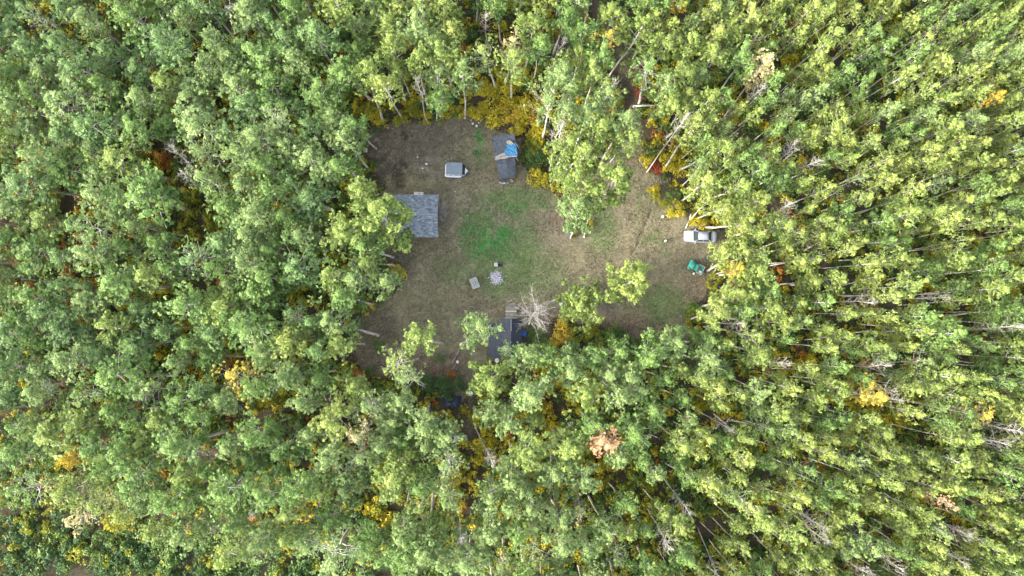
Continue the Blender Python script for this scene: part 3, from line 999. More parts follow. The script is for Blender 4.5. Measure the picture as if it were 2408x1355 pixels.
def boat():
    P0, P1 = W(1047, 403, .5), W(1101, 402, .5)
    L = P1.x - P0.x
    c = (P0 + P1) / 2
    t = thing('boat', 'small white boat with square grey-blue cabin cover on the dry grass', 'boat', (c.x, c.y, 0), R(-1.5))
    hull = mat('boat_white', (.62, .63, .68), .4, col2=(.52, .52, .58), scale=3)
    cover = mat('boat_cover', (.135, .175, .205), .6, col2=(.165, .205, .235), scale=1.5, spec=.3)
    dark = mat('boat_trim', (.05, .07, .085), .5, col2=(.08, .105, .12), scale=3)
    h = L / 2

    def half(x):
        f = (x + h) / (2 * h)
        if f < .12:
            return 1.02 * (.86 + .14 * math.sin(f / .12 * math.pi / 2))
        if f < .66:
            return 1.02
        return 1.02 * max(.03, 1 - ((f - .66) / .34) ** 1.15)
    xs = [-h, -h + .1, -h + .35, -.8, 0, .35, .6, .85, 1.1, 1.35, h]
    rings = [[(x, -half(x), .72), (x, -half(x) * .82, .2), (x, 0, .04), (x, half(x) * .82, .2), (x, half(x), .72), (x, half(x) * .9, .74), (x, 0, .72), (x, -half(x) * .9, .74)] for x in xs]
    mbm(hull).loft(rings).build('hull', t)
    g = mbm(dark)
    for s in (-1, 1):
        g.tube([(x, s * (half(x) + .01), .70) for x in xs], .035, n=6)
    g.build('gunwale', t)
    cv = mbm(cover)
    cv.box((-.28, .16, 1.50), (2.36, 1.74, .08), bev=.03)
    for k in range(5):
        cv.box((-1.25 + k * .49, .16, 1.547), (.03, 1.66, .016))
    cv.build('cover', t)
    w = mbm(hull)
    w.box((-.28, -.77, 1.1), (2.3, .05, .73))
    w.box((-.28, .95, 1.1), (2.3, .05, .73))
    w.box((-1.42, .09, 1.1), (.05, 1.66, .728))
    w.build('cabin_wall', t)
    for x, l in ((.66, .34), (-.75, .3), (-.05, .36)):
        mbm(GLASS).box((x, -.80, 1.25), (l, .03, .28)).build('side_window', t)
    mbm(GLASS).loft([[(1.26, -.60, .76), (1.26, .72, .76), (1.22, .72, .76), (1.22, -.60, .76)][::1], [(.9, -.70, 1.44), (.9, .90, 1.44), (.87, .90, 1.44), (.87, -.70, 1.44)]], smooth=False).build('windshield', t)
    fd = mbm(mat('pale_lilac_deck', (.66, .64, .74), .5, col2=(.5, .48, .52), scale=4))
    fd.poly([(1.0, -.80, .775), (1.25, -.60, .775), (h - .12, -.02, .775), (1.28, .48, .775)], .02)
    fd.build('foredeck', t)
    mbm(METAL).blob((h - .12, 0, .82), (.06, .04, .04), 1, 0).build('cleat', t)


boat()


# ------------------------------------------------------------------ small things of the clearing
def small():
    # table with a pot
    p = W(1116, 666, .7)
    grey = mat('table_grey', (.21, .22, .215), .8, col2=(.29, .30, .295), scale=4, bump=.2)
    t = thing('table', 'grey wooden table left of the fire pit', 'table', (p.x, p.y, 0), R(22))
    tp = mbm(grey)
    for k in range(5):
        tp.box((-.40 + k * .2, 0, .72), (.19, 1.46, .05), bev=.008)
    tpo = tp.build('tabletop', t)
    e = mbm(mat('pale_edge', (.33, .36, .29), .8))
    for s in (-1, 1):
        e.box((0, s * .75, .72), (1.06, .06, .06))
        e.box((s * .53, 0, .722), (.05, 1.43, .055))
    e.build('edge_trim', tpo)
    for sx in (-1, 1):
        for sy in (-1, 1):
            mbm(WOODD).box((sx * .42, sy * .6, .347), (.08, .08, .694)).build('leg', t)
    o = thing('cooking_pot', 'small dark pot with a white lid in the middle of the grey table', 'pot', (p.x, p.y - .02, .746))
    mbm(BLACK).tube([(0, 0, 0), (0, 0, .14)], [.14, .16], n=16).build('pot_body', o)
    mbm(WHITE).tube([(0, 0, .142), (0, 0, .165)], [.10, .06], n=14).build('lid', o)
    for s in (-1, 1):
        mbm(BLACK).box((s * .19, 0, .1), (.07, .08, .025)).build('handle', o)
    # fire pit
    p = W(1167, 654)
    t = thing('fire_pit', 'round ring of pale stones full of white ash in the middle of the clearing', 'fire pit', (p.x, p.y, 0))
    ash = mat('ash', (.09, .085, .09), .95, col2=(.50, .48, .53), scale=6, bump=.8, contrast=(.42, .60))
    mb = mbm(ash)
    n = 24
    for j, (r, z) in enumerate([(1, .04)]):
        pass
    rings = []
    for r, z in ((.98, -.02), (.93, .06), (.7, .10), (.4, .13), (.1, .15)):
        rings.append([(r * math.cos(a) * (1 + .10 * math.sin(3 * a + 1) + rnd.uniform(-.05, .05)), 1.05 * r * math.sin(a), z + rnd.uniform(-.01, .03)) for a in [k * 2 * math.pi / n for k in range(n)]])
    mb.loft(rings).build('ash_bed', t)
    stones = [mat('fire_stone', (.28, .28, .26), .9, col2=(.44, .44, .41), scale=4), mat('fire_stone_dark', (.12, .12, .13), .9, col2=(.25, .25, .26), scale=4)]
    protos = []
    for k in range(4):
        protos.append(mbm(stones[1 if k == 3 else 0]).blob((0, 0, 0), (.11, .09, .07), 2, .14, k))
    meshes = []
    for k, pb in enumerate(protos):
        me = bpy.data.meshes.new('stone')
        pb.bm.to_mesh(me)
        pb.bm.free()
        me.materials.append(pb.mats[0])
        meshes.append(me)
    for k in range(60):
        if k < 30:
            a, r = rnd.uniform(0, 6.28), rnd.uniform(.84, 1.1)
        else:
            a, r = rnd.uniform(0, 6.28), rnd.uniform(.1, .92)
        z = .05 if r > .9 else .12
        o = bpy.data.objects.new('stone', meshes[rnd.choice((0, 1, 2, 3, 3) if k < 30 else (0, 1, 2))])
        s = rnd.uniform(.8, 1.35) if k < 30 else rnd.uniform(.4, .8)
        if rnd.random() < .12:
            s *= 1.4
        o.location = (r * math.cos(a), r * math.sin(a) * 1.08, z)
        o.scale = (s, s, s)
        o.rotation_euler = (rnd.uniform(-.4, .4), rnd.uniform(-.4, .4), rnd.uniform(0, 6))
        link(o, t)
    # seat and dark crate above the pit
    p = W(1166, 622.5, .4)
    t = thing('chair', 'small pale slatted chair above the fire pit', 'chair', (p.x, p.y, 0))
    s = mbm(mat('pale_slats', (.50, .50, .47), .7, col2=(.40, .40, .37), scale=6))
    for k in range(5):
        s.box((0, -.22 + k * .11, .42), (.52, .09, .03))
    s.build('seat', t)
    b = mbm(WOOD)
    for k in range(3):
        b.box((0, .31 + k * .02, .55 + k * .13), (.5, .03, .10), rot=(-.15, 0, 0))
    b.build('backrest', t)
    for sx in (-1, 1):
        for sy in (-1, 1):
            mbm(WOODD).box((sx * .24, sy * .23, .20), (.05, .05, .4)).build('leg', t)
    p = W(1176.5, 623.5, .2)
    t = thing('crate', 'black open crate beside the slatted chair above the fire pit', 'crate', (p.x, p.y, 0), R(-4))
    c = mbm(BLACK)
    c.box((0, 0, .03), (.62, .5, .04))
    c.build('crate_floor', t)
    c = mbm(mat('charcoal_grey', (.06, .065, .07), .7, col2=(.12, .12, .12), scale=6))
    for sy in (-1, 1):
        for k in range(3):
            c.box((0, sy * .25, .09 + k * .11), (.66, .03, .08))
            c.box((sy * .32, 0, .092 + k * .11), (.03, .46, .08))
    c.build('crate_side', t)
    # timber outline in the ground
    P = [W(1287, 532), W(1294, 492), W(1328, 501), W(1322, 534)]
    t = thing('board_rectangle', 'faint rectangle of boards set in the ground left of the narrow pale tree', 'ground frame', (P[0].x, P[0].y, 0))
    O = Vector((P[0].x, P[0].y, 0))
    for a, b in ((0, 1), (1, 2), (2, 3)):
        A, B = P[a] - O, P[b] - O
        mid = (A + B) / 2
        an = math.atan2((B - A).y, (B - A).x)
        mbm(WOOD).box((mid.x, mid.y, .05), ((B - A).length - .1, .09, .12), rot=(0, 0, an)).build('board', t)
    for x, y, sz, lb in [(1314, 546, (.08, 1.0, .10), 'short dark timber lying below the board rectangle')]:
        p = W(x, y)
        tag(mbm(WOODD).box((0, 0, .05), sz, bev=.01).build('timber', loc=(p.x, p.y, 0), rz=.05), lb, 'timber')
    p = W(1334, 548)
    tag(mbm(mat('purple_grey_board', (.13, .12, .14), .85, col2=(.17, .16, .18), scale=4)).box((0, 0, .04), (.62, .9, .06), bev=.015).build('ground_board', loc=(p.x, p.y, 0)),
        'dark grey square board on the ground by the foot of the narrow pale tree', 'board')
    p = W(1662, 607)
    pts = []
    for k in range(9):
        a = k / 9 * 6.283
        pts.append((.42 * math.cos(a) * (1 + .1 * math.sin(3 * a)), .45 * math.sin(a), .05))
    tag(mbm(mat('dark_mat', (.075, .072, .078), .9, col2=(.11, .105, .11), scale=4)).poly(pts, .04).build('rubber_mat', loc=(p.x, p.y, 0)),
        'dark grey flat mat on the grass between the silver sedan and the teal vehicle', 'mat')

    def log(a, b, r0, r1, lb, m=PALEWOOD, n_=6, bend=.1):
        A, B = W(*a), W(*b)
        pts, rr = [], []
        d = (B - A).normalized()
        s = Vector((-d.y, d.x, 0))
        for k in range(n_):
            f = k / (n_ - 1)
            p = A.lerp(B, f) + s * (math.sin(f * 3.14) * bend + rnd.uniform(-.03, .03))
            r = r0 * (1 - f) + r1 * f
            pts.append((p.x, p.y, r * .85))
            rr.append(r)
        mb_ = mbm(m)
        mb_.tube(pts, rr, n=8)
        tag(mb_.build('log'), lb, 'log')
    log((1625, 503), (1612, 537), .11, .07, 'pale thin log on the grass pointing at the bonnet of the silver sedan')
    log((1082, 817), (1063, 856), .13, .11, 'longest fallen pole between the two stumps left of the dark roofed cabin', WOOD)
    log((1075, 852), (1058, 873), .09, .07, 'crooked fallen pole running down left from the smaller stump', WOOD)
    log((1074, 868), (1063, 884), .10, .08, 'short fallen pole lying below the smaller stump', WOOD)
    log((1312, 728), (1335, 741), .12, .09, 'dark charred log left of the round green tree', BLACK)
    log((1292, 727), (1308, 723), .05, .04, 'thin pale stick beside the dark charred log')
    log((1100, 720), (1180, 736), .05, .04, 'thin grey pole on the ground above the dark roofed cabin', WOOD)
    log((1418, 697), (1450, 690), .10, .05, 'pale branch on the ground under the two-lobed lime tree')
    log((1440, 712), (1455, 698), .07, .05, 'short forked stick under the two-lobed lime tree')
    log((1400, 668), (1425, 684), .08, .05, 'grey dead branch at the left of the two-lobed lime tree', WOODD)
    log((1114, 988), (1122, 978), .06, .04, 'small white stick beside the top of the narrow footpath')

    def stump(x, y, r, hgt, lb):
        p = W(x, y)
        o = thing('stump', lb, 'stump', (p.x, p.y, 0))
        n = 12
        rings = []
        for z, k in ((0, 1.35), (hgt * .3, 1.05), (hgt, 1.0)):
            rings.append([(r * k * math.cos(a) * (1 + .08 * math.sin(3 * a + x)), r * k * math.sin(a), z) for a in [q * 2 * math.pi / n for q in range(n)]])
        mbm(BARK).loft(rings).build('trunk', o)
        mbm(PALEWOOD).tube([(0, 0, hgt - .01), (0, 0, hgt + .012)], r * .88, n=12).build('cut_face', o)
    stump(1089, 809, .27, .5, 'large pale stump left of the dark roofed cabin')
    stump(1076, 851, .2, .4, 'smaller pale stump at the end of the fallen pole')
    stump(1320, 716, .25, .4, 'pale stump just above the dark charred log')
    stump(1558, 510, .2, .3, 'small white stump in the dry grass left of the yellow bush')
    p = W(1560, 521)
    tag(mbm(WOODD).tube([(0, 0, 0), (0, 0, 1.0)], .04).build('post', loc=(p.x, p.y, 0)), 'thin dark post just below the small white stump', 'post')
    # stacked boards under the trees by the cabin
    A, B = W(868, 558, .3), W(882, 590, .3)
    mid = (A + B) / 2
    t = thing('lumber_pile', 'pile of weathered grey boards under the trees below the grey cabin', 'lumber pile', (mid.x, mid.y, 0), math.atan2((B - A).y, (B - A).x))
    for k in range(10):
        L = (B - A).length * rnd.uniform(.85, 1.1)
        q = mbm(WOOD if k % 3 else WOODD).box((rnd.uniform(-.1, .1), -.5 + (k % 5) * .24, .10 + (k // 5) * .16), (L, .19, .13), rot=(0, 0, rnd.uniform(-.04, .04)), bev=.01)
        q.build('board', t)
    p = W(852, 522, .5)
    t = thing('drum', 'dark blue drum half hidden under trees left of the grey cabin', 'drum', (p.x, p.y, 0))
    mbm(mat('dark_blue_paint', (.03, .05, .13), .5, col2=(.05, .08, .18), scale=4)).tube([(0, 0, 0), (0, 0, .88)], .3, n=18).build('drum_body', t)
    for z in (.02, .45, .87):
        mbm(METAL).tube([(0, 0, z - .015), (0, 0, z + .015)], .315, n=18).build('hoop', t)
    # dark tarp heap and sheets by the footpath
    p = W(1063, 946, .3)
    t = thing('tarp_heap', 'heap covered with a dark blue-black tarp at the top of the footpath', 'tarp heap', (p.x, p.y, 0))
    mb = mbm(mat('black_tarp', (.012, .016, .03), .4, col2=(.03, .045, .085), scale=3, bump=.8))
    n = 16
    vs = []
    for j in range(n):
        for i in range(n):
            u, v = i / (n - 1) * 2 - 1, j / (n - 1) * 2 - 1
            e = max(0, 1 - max(abs(u), abs(v)) ** 4)
            vs.append(mb.bm.verts.new((u * 1.35 + rnd.uniform(-.05, .05), v * .9 + rnd.uniform(-.05, .05), .02 + e * (.55 + .5 * nz.at(i * .6, j * .6)))))
    for j in range(n - 1):
        for i in range(n - 1):
            mb.bm.faces.new([vs[j * n + i], vs[j * n + i + 1], vs[(j + 1) * n + i + 1], vs[(j + 1) * n + i]])
    mb.build('tarp', t)
    for k, (x, y, z) in enumerate([(-.2, .7, .5), (-1.1, .3, .3)]):
        mbm(PALEWOOD).blob((x, y, z), (.13, .1, .08), 1, .1, k).build('weight_stone', t)
    tag(mbm(mat('red_board', (.16, .045, .04), .8)).box((0, 0, .06), (.5, .5, .08), bev=.01).build('board', loc=(p.x - .9, p.y + 1.15, 0), rz=.2), 'dark red board at the upper left of the tarp heap', 'board')
    p = W(1083, 1031, .3)
    t = thing('metal_sheet', 'pale grey roofing sheet lying left of the narrow footpath', 'metal sheet', (p.x, p.y, .25), R(6))
    q = mbm(mat('sheet_grey', (.36, .40, .43), .45, col2=(.44, .48, .50), scale=3))
    q.box((0, 0, 0), (1.9, .75, .012))
    for k in range(7):
        q.box((0, -.33 + k * .11, .012), (1.9, .03, .02))
    q.build('sheet', t)
    q = mbm(WOODD)
    for sx in (-.7, .7):
        q.box((sx, 0, -.13), (.12, .6, .24))
    q.build('support_block', t)
    p = W(1106, 925, .2)
    t = thing('white_tub', 'small white tub at the top of the footpath beside the tarp heap', 'tub', (p.x, p.y, 0), .3)
    q = mbm(WHITE)
    q.loft([[(-.35, -.25, .3), (.35, -.25, .3), (.35, .25, .3), (-.35, .25, .3)], [(-.28, -.2, 0), (.28, -.2, 0), (.28, .2, 0), (-.28, .2, 0)]], smooth=False)
    q.build('tub_body', t)
    q = mbm(WHITE)
    for s in (-1, 1):
        q.box((s * .35, 0, .31), (.05, .55, .03))
        q.box((0, s * .25, .311), (.65, .05, .03))
    q.build('rim', t)
    # stones on the dirt
    pale = mat('pale_stone', (.42, .40, .36), .9, col2=(.60, .57, .52), scale=6)
    pts = [(1108, 283, .12, 'on the bare dirt right under the yellow bushes'), (1112, 291, .2, 'at the top of the bare dirt below the yellow bushes'), (1121, 296, .22, 'in the small rock group left of the shed'),
           (1126, 289, .14, 'at the upper right of the rock group left of the shed'), (1003, 386, .22, 'largest on the dark dirt left of the boat'), (994, 396, .18, 'just below the largest dirt rock left of the boat'),
           (982, 370, .16, 'in the upper part of the dirt stones left of the boat'), (862, 352, .22, 'at the far left corner of the clearing'), (867, 321, .18, 'near the upper left corner of the clearing'),
           (862, 357, .14, 'lower of the two at the far left corner of the clearing'), (912, 301, .14, 'at the foot of the leaning aspen on the upper left edge'), (1071, 451, .12, 'below the white boat')]
    for k, (x, y, r, w_) in enumerate(pts):
        p = W(x, y)
        tag(mbm(pale).blob((0, 0, 0), (r, r * .75, r * .55), 2, .12, 40 + k).build('stone', loc=(p.x, p.y, r * .25), rz=k * .7), 'pale stone ' + w_, 'stone', 'pale stones on the bare dirt')


small()


def dog():
    """black and white dog standing on the dry grass"""
    p = W(1564, 567)
    me = bpy.data.meshes.new('dog')
    V = [(0, 0, .40), (.14, 0, .42), (.27, 0, .44), (.36, 0, .52), (.44, 0, .58), (.54, 0, .55),     # pelvis, back, chest, neck, head, muzzle
         (-.05, .08, .33), (-.02, .09, .22), (-.09, .09, .12), (-.06, .09, .02), (-.05, -.08, .33), (.02, -.09, .22), (-.05, -.09, .12), (-.02, -.09, .02),
         (.27, .08, .34), (.25, .09, .18), (.28, .09, .02), (.27, -.08, .34), (.30, -.09, .18), (.33, -.09, .02),
         (-.10, 0, .42), (-.24, 0, .46), (.43, .05, .65), (.43, -.05, .65)]
    E = [(0, 1), (1, 2), (2, 3), (3, 4), (4, 5), (0, 6), (6, 7), (7, 8), (8, 9), (0, 10), (10, 11), (11, 12), (12, 13), (2, 14), (14, 15), (15, 16), (2, 17), (17, 18), (18, 19),
         (0, 20), (20, 21), (4, 22), (4, 23)]
    rad = [.095, .10, .12, .08, .075, .035, .07, .04, .025, .025, .07, .04, .025, .025, .06, .032, .026, .06, .032, .026, .04, .015, .018, .018]
    me.from_pydata(V, E, [])
    o = bpy.data.objects.new('dog', me)
    link(o)
    md = o.modifiers.new('skin', 'SKIN')
    for i, r in enumerate(rad):
        me.skin_vertices[0].data[i].radius = (r, r)
    me.skin_vertices[0].data[0].use_root = True
    sb = o.modifiers.new('sub', 'SUBSURF')
    sb.levels = sb.render_levels = 2
    m = bpy.data.materials.new('dog_fur')
    m.use_nodes = True
    nt = m.node_tree
    tc = nt.nodes.new('ShaderNodeTexCoord')
    sx = nt.nodes.new('ShaderNodeSeparateXYZ')
    nt.links.new(tc.outputs['Object'], sx.inputs[0])
    cr = nt.nodes.new('ShaderNodeValToRGB')
    cr.color_ramp.interpolation = 'CONSTANT'
    cr.color_ramp.elements[0].color = (.02, .018, .016, 1)
    cr.color_ramp.elements[1].position = .22
    cr.color_ramp.elements[1].color = (.75, .72, .66, 1)
    e = cr.color_ramp.elements.new(.62)
    e.color = (.02, .018, .016, 1)
    mr = nt.nodes.new('ShaderNodeMapRange')
    mr.inputs['From Min'].default_value = -.25
    mr.inputs['From Max'].default_value = .55
    nt.links.new(sx.outputs['X'], mr.inputs['Value'])
    nt.links.new(mr.outputs[0], cr.inputs[0])
    nt.links.new(cr.outputs[0], nt.nodes['Principled BSDF'].inputs['Base Color'])
    nt.nodes['Principled BSDF'].inputs['Roughness'].default_value = .9
    me.materials.append(m)
    o.location = (p.x - .1, p.y - .1, 0)
    o.rotation_euler = (0, 0, R(40))
    tag(o, 'small black and white dog on the grass left of the silver sedan', 'dog')


dog()

# ------------------------------------------------------------------ trees
def aspen_proto(seed, leaves=4200, dens=1.0, spread=2.05, height=17.0, low=.58, round_=False):
    """trunk + limbs, crown leaf quads. Stands on the origin, height 17 m"""
    g = np.random.default_rng(seed)
    H = height
    n = 9
    zs = np.linspace(0, H * .96, n)
    wob = np.cumsum(g.normal(0, .10, (n, 2)), 0)
    wob -= wob[0]
    wob *= np.linspace(0, 1, n)[:, None] ** .5
    T = np.column_stack([wob, zs])
    rad = .128 * (1 - zs / H) ** .7 + .012
    rad[0] *= 1.25
    parts = [tube_np(T, rad, 6)]

    def at(z):
        return np.array([np.interp(z, zs, T[:, 0]), np.interp(z, zs, T[:, 1]), z])
    C, N, S, TI = [], [], [], []
    k = 22 if not round_ else 26
    lop = g.uniform(0, 6.28)
    for i in range(k):
        f = (i + .5) / k
        z = H * (low + (.95 - low) * f)
        az = i * 2.4 + g.normal(0, .4)
        prof = (math.sin(math.pi * min(1, (f * .86 + .16))) ** .65)
        L = spread * prof * g.uniform(.62, 1.12) * (1 + .18 * math.cos(az - lop))
        up = g.uniform(.35, .8) + .5 * f
        a = at(z - .4)
        d = np.array([math.cos(az), math.sin(az), up])
        pts = [a + d * L * t * np.array([1, 1, .5 + .5 * t]) + np.append(g.normal(0, .06, 2), 0) * (t > 0) for t in (0, .35, .7, 1.0)]
        r0 = .042 * (1 - f * .5)
        parts.append(tube_np(pts, [r0, r0 * .7, r0 * .45, r0 * .18], 4))
        P = np.array(pts)
        for j in range(2):
            t0 = g.uniform(.35, .8)
            b = a + d * L * t0 * np.array([1, 1, .5 + .5 * t0])
            e = b + np.array([math.cos(az + (-1) ** j * .9), math.sin(az + (-1) ** j * .9), .8]) * g.uniform(.35, .7)
            parts.append(tube_np([b, (b + e) / 2 + g.normal(0, .03, 3), e], [r0 * .4, r0 * .25, r0 * .1], 3))
        nl = int(g.integers(3, 6)) if L > .9 else 2
        if g.random() > .55 + .45 * dens:
            continue
        for j in range(nl):
            t = g.uniform(.42, 1.05)
            c = a + d * L * t * np.array([1, 1, .5 + .5 * t]) + g.normal(0, .26, 3) * np.array([1, 1, .8]) * spread / 2
            lr = g.uniform(.30, .58)
            m = int(leaves / (k * 3.6) * (lr / .45) ** 2 * dens)
            # twigs: tight leaf sprays spread over the lobe
            nt_ = max(3, m // 9)
            ut = g.normal(size=(nt_, 3))
            ut /= np.linalg.norm(ut, axis=1)[:, None]
            ct_ = ut * (lr * g.uniform(.4, 1.05, nt_) ** .6)[:, None] * np.array([1, 1, .85])
            w_ = g.integers(0, nt_, m)
            u = ut[w_]
            C.append(c + ct_[w_] + g.normal(0, .062, (m, 3)))
            nt0 = ut * .6 + g.normal(size=(nt_, 3)) * .5 + np.array([0, 0, .45])
            N.append(nt0[w_] + g.normal(size=(m, 3)) * .4)
            S.append(g.uniform(.13, .235, m))
            lt = g.uniform(.25, .6)
            TI.append(np.clip(lt + g.normal(0, .17, nt_)[w_] + g.normal(0, .15, m) + .2 * (f - .5), 0, 1))
    # leading shoots
    for j in range(int(5 * dens) + 1):
        c = at(H * g.uniform(.88, 1.0)) + np.append(g.normal(0, .22, 2), 0)
        m = int(leaves * .028)
        u = g.normal(size=(m, 3))
        u /= np.linalg.norm(u, axis=1)[:, None]
        C.append(c + u * g.uniform(.1, .36, m)[:, None])
        N.append(u * .5 + g.normal(size=(m, 3)) * .4 + np.array([0, 0, .5]))
        S.append(g.uniform(.10, .18, m))
        TI.append(np.clip(g.uniform(.4, .8) + g.normal(0, .2, m), 0, 1))
    C, N, S, TI = map(np.concatenate, (C, N, S, TI))
    lv = leaves_np(C, N, S, g=g)
    return join_np(parts), (lv[0], lv[1], np.repeat(TI, 4))


def dead_proto(seed, H=15.0, spread=1.9, low=.5, fine=1.0):
    g = np.random.default_rng(seed)
    n = 8
    zs = np.linspace(0, H, n)
    wob = np.cumsum(g.normal(0, .13, (n, 2)), 0)
    wob -= wob[0]
    T = np.column_stack([wob, zs])
    trunk = tube_np(T, .115 * (1 - zs / H) ** .7 + .012, 7)
    parts = []
    k = 26

    def at(z):
        return np.array([np.interp(z, zs, T[:, 0]), np.interp(z, zs, T[:, 1]), z])
    for i in range(k):
        f = (i + .5) / k
        z = H * (low + (.97 - low) * f)
        az = i * 2.4 + g.normal(0, .5)
        L = spread * math.sin(math.pi * min(1, f * .8 + .2)) ** .6 * g.uniform(.5, 1.15)
        a = at(z)
        d = np.array([math.cos(az), math.sin(az), g.uniform(.3, 1.1)])
        pts, cur, dd = [a], a.copy(), d.copy()
        for s in range(5):
            dd = dd + np.append(g.normal(0, .22, 2), g.normal(.06, .12))
            cur = cur + dd / np.linalg.norm(dd) * L / 5 * 1.15
            pts.append(cur.copy())
        r0 = .036 * (1 - f * .4)
        parts.append(tube_np(pts, np.linspace(r0, .009, 6), 4))
        for j in range(int(7 * fine)):
            q = int(g.integers(1, 6))
            b = pts[q]
            dv = dd / np.linalg.norm(dd) * .5 + g.normal(0, .6, 3) + np.array([0, 0, .25])
            e = b + dv * g.uniform(.25, .62)
            mdl = (b + e) / 2 + g.normal(0, .05, 3)
            parts.append(tube_np([b, mdl, e], [.013, .010, .006], 3))
            if g.random() < .6:
                e2 = mdl + g.normal(0, .2, 3)
                parts.append(tube_np([mdl, e2], [.010, .005], 3))
    return trunk, join_np(parts)


def bush_proto(seed, leaves=700, size=(.10, .20), R_=1.25, H=1.7, lobes=14):
    g = np.random.default_rng(seed)
    C, N, S, TI = [], [], [], []
    for i in range(lobes):
        a, r = g.uniform(0, 6.28), R_ * .8 * g.random() ** .5
        h = H * (1 - (r / R_) ** 2 * .6) * g.uniform(.6, 1.0)
        lr = g.uniform(.28, .5)
        c = np.array([r * math.cos(a), r * math.sin(a), max(h - lr, lr * .7)])
        m = int(leaves / lobes)
        u = g.normal(size=(m, 3))
        u[:, 2] = np.abs(u[:, 2]) * 1.1 - .25
        u /= np.linalg.norm(u, axis=1)[:, None]
        C.append(c + u * (lr * g.uniform(.55, 1.05, m))[:, None])
        N.append(u * .6 + g.normal(size=(m, 3)) * .4 + np.array([0, 0, .5]))
        S.append(g.uniform(*size, m))
        TI.append(np.clip(g.uniform(.15, .8) + g.normal(0, .24, m), 0, 1))
    C, N, S, TI = map(np.concatenate, (C, N, S, TI))
    C[:, 2] = np.maximum(C[:, 2], .06)
    lv = leaves_np(C, N, S, g=g)
    st_ = []
    for i in range(6):
        a = i * 1.05 + g.uniform(0, .5)
        st_.append(tube_np([(0, 0, 0), (.3 * math.cos(a), .3 * math.sin(a), H * .4), (.6 * R_ * math.cos(a), .6 * R_ * math.sin(a), H * .72)], [.035, .024, .01], 4))
    return join_np(st_), (lv[0], lv[1], np.repeat(TI, 4))


# ---- a name in words for each position
NUM = 'zero one two three four five six seven eight nine ten eleven twelve thirteen fourteen fifteen sixteen seventeen eighteen nineteen'.split()
TEN = '_ _ twenty thirty forty fifty sixty seventy eighty ninety'.split()


def words_of(n):
    return NUM[n] if n < 20 else TEN[n // 10] + ('' if n % 10 == 0 else '-' + NUM[n % 10])


MARKS = [('the grey shingled cabin', 980, 508), ('the white boat', 1073, 401), ('the old shed', 1190, 370), ('the silver sedan', 1646, 556), ('the teal vehicle', 1635, 629),
         ('the fire pit', 1167, 654), ('the dark roofed cabin', 1190, 795), ('the big bare tree', 1250, 735), ('the salmon tree', 1418, 1035), ('the cream tree', 845, 1020),
         ('the big yellow tree', 560, 890), ('the photo\'s top left corner', 0, 0), ('the photo\'s top right corner', 2408, 0), ('the photo\'s bottom left corner', 0, 1355),
         ('the photo\'s bottom right corner', 2408, 1355), ('the middle of the left edge', 0, 677), ('the middle of the right edge', 2408, 677), ('the middle of the top edge', 1204, 0),
         ('the middle of the bottom edge', 1204, 1355), ('the cream topped tree', 1790, 160), ('the bright yellow tree', 2040, 925), ('the small orange tree', 168, 1078)]
DIRS = ['right', 'up right', 'straight up', 'up left', 'left', 'down left', 'straight down', 'down right']
USED = {}


def place_words(px, py, kind, skip=None):
    """e.g. 'pale green aspen eighteen metres up left from the grey shingled cabin' """
    order = sorted([m for m in MARKS if m[0] != skip], key=lambda m: math.hypot(px - m[1], py - m[2]))
    for m in order[:4]:
        d = math.hypot(px - m[1], py - m[2]) / 17.6
        if d < 1:
            continue
        a = math.degrees(math.atan2(-(py - m[2]), px - m[1]))
        dr = DIRS[int(round(a / 45)) % 8]
        s = '%s %s metre%s %s from %s' % (kind, words_of(min(99, int(round(d)))), '' if round(d) == 1 else 's', dr, m[0])
        if s not in USED:
            USED[s] = 1
            return s
    for m in order[:1]:
        for adj in ('slightly taller', 'narrow', 'leaning', 'ragged', 'loose', 'second'):
            s = adj + ' ' + '%s %s metres %s from %s' % (kind, words_of(max(1, int(round(math.hypot(px - m[1], py - m[2]) / 17.6)))), DIRS[int(round(math.degrees(math.atan2(-(py - m[2]), px - m[1])) / 45)) % 8], m[0])
            if s not in USED:
                USED[s] = 1
                return s
    return kind


# ---- individual trees
PROTO = [aspen_proto(100 + i) for i in range(8)] + [aspen_proto(130 + i, dens=.42) for i in range(2)] + [aspen_proto(150, leaves=12000, spread=2.9, low=.22, round_=True, height=11),
         aspen_proto(151, leaves=12000, spread=2.5, low=.42)]
PH = [17] * 10 + [11, 17]
PMESH = []
PCEN = [tuple(p[1][0].mean(0)) for p in PROTO]
for k, ((tv, tq), (lv, lq, ti)) in enumerate(PROTO):
    PMESH.append((quad_mesh('trunk', tv, tq, [BARK], smooth=True), quad_mesh('crown', lv, lq, [LEAF['mid green']], tint=ti)))


def xform(base, crown_world, ph, sxy, yaw, zc=.74, cen=None):
    """matrix that stands a prototype on base and lays its crown middle on crown_world"""
    v = Vector(crown_world) - Vector(base)
    cp = Vector(cen) if cen is not None else Vector((0, 0, ph * zc))
    sz = math.sqrt(max(1.0, v.length_squared - sxy * sxy * (cp.x ** 2 + cp.y ** 2))) / cp.z
    p = Matrix.Rotation(yaw, 3, 'Z') @ Vector((cp.x * sxy, cp.y * sxy, cp.z * sz))
    q = p.normalized().rotation_difference(v.normalized())
    return Matrix.Translation(base) @ q.to_matrix().to_4x4() @ Matrix.Rotation(yaw, 4, 'Z') @ Matrix.Diagonal((sxy, sxy, sz, 1))


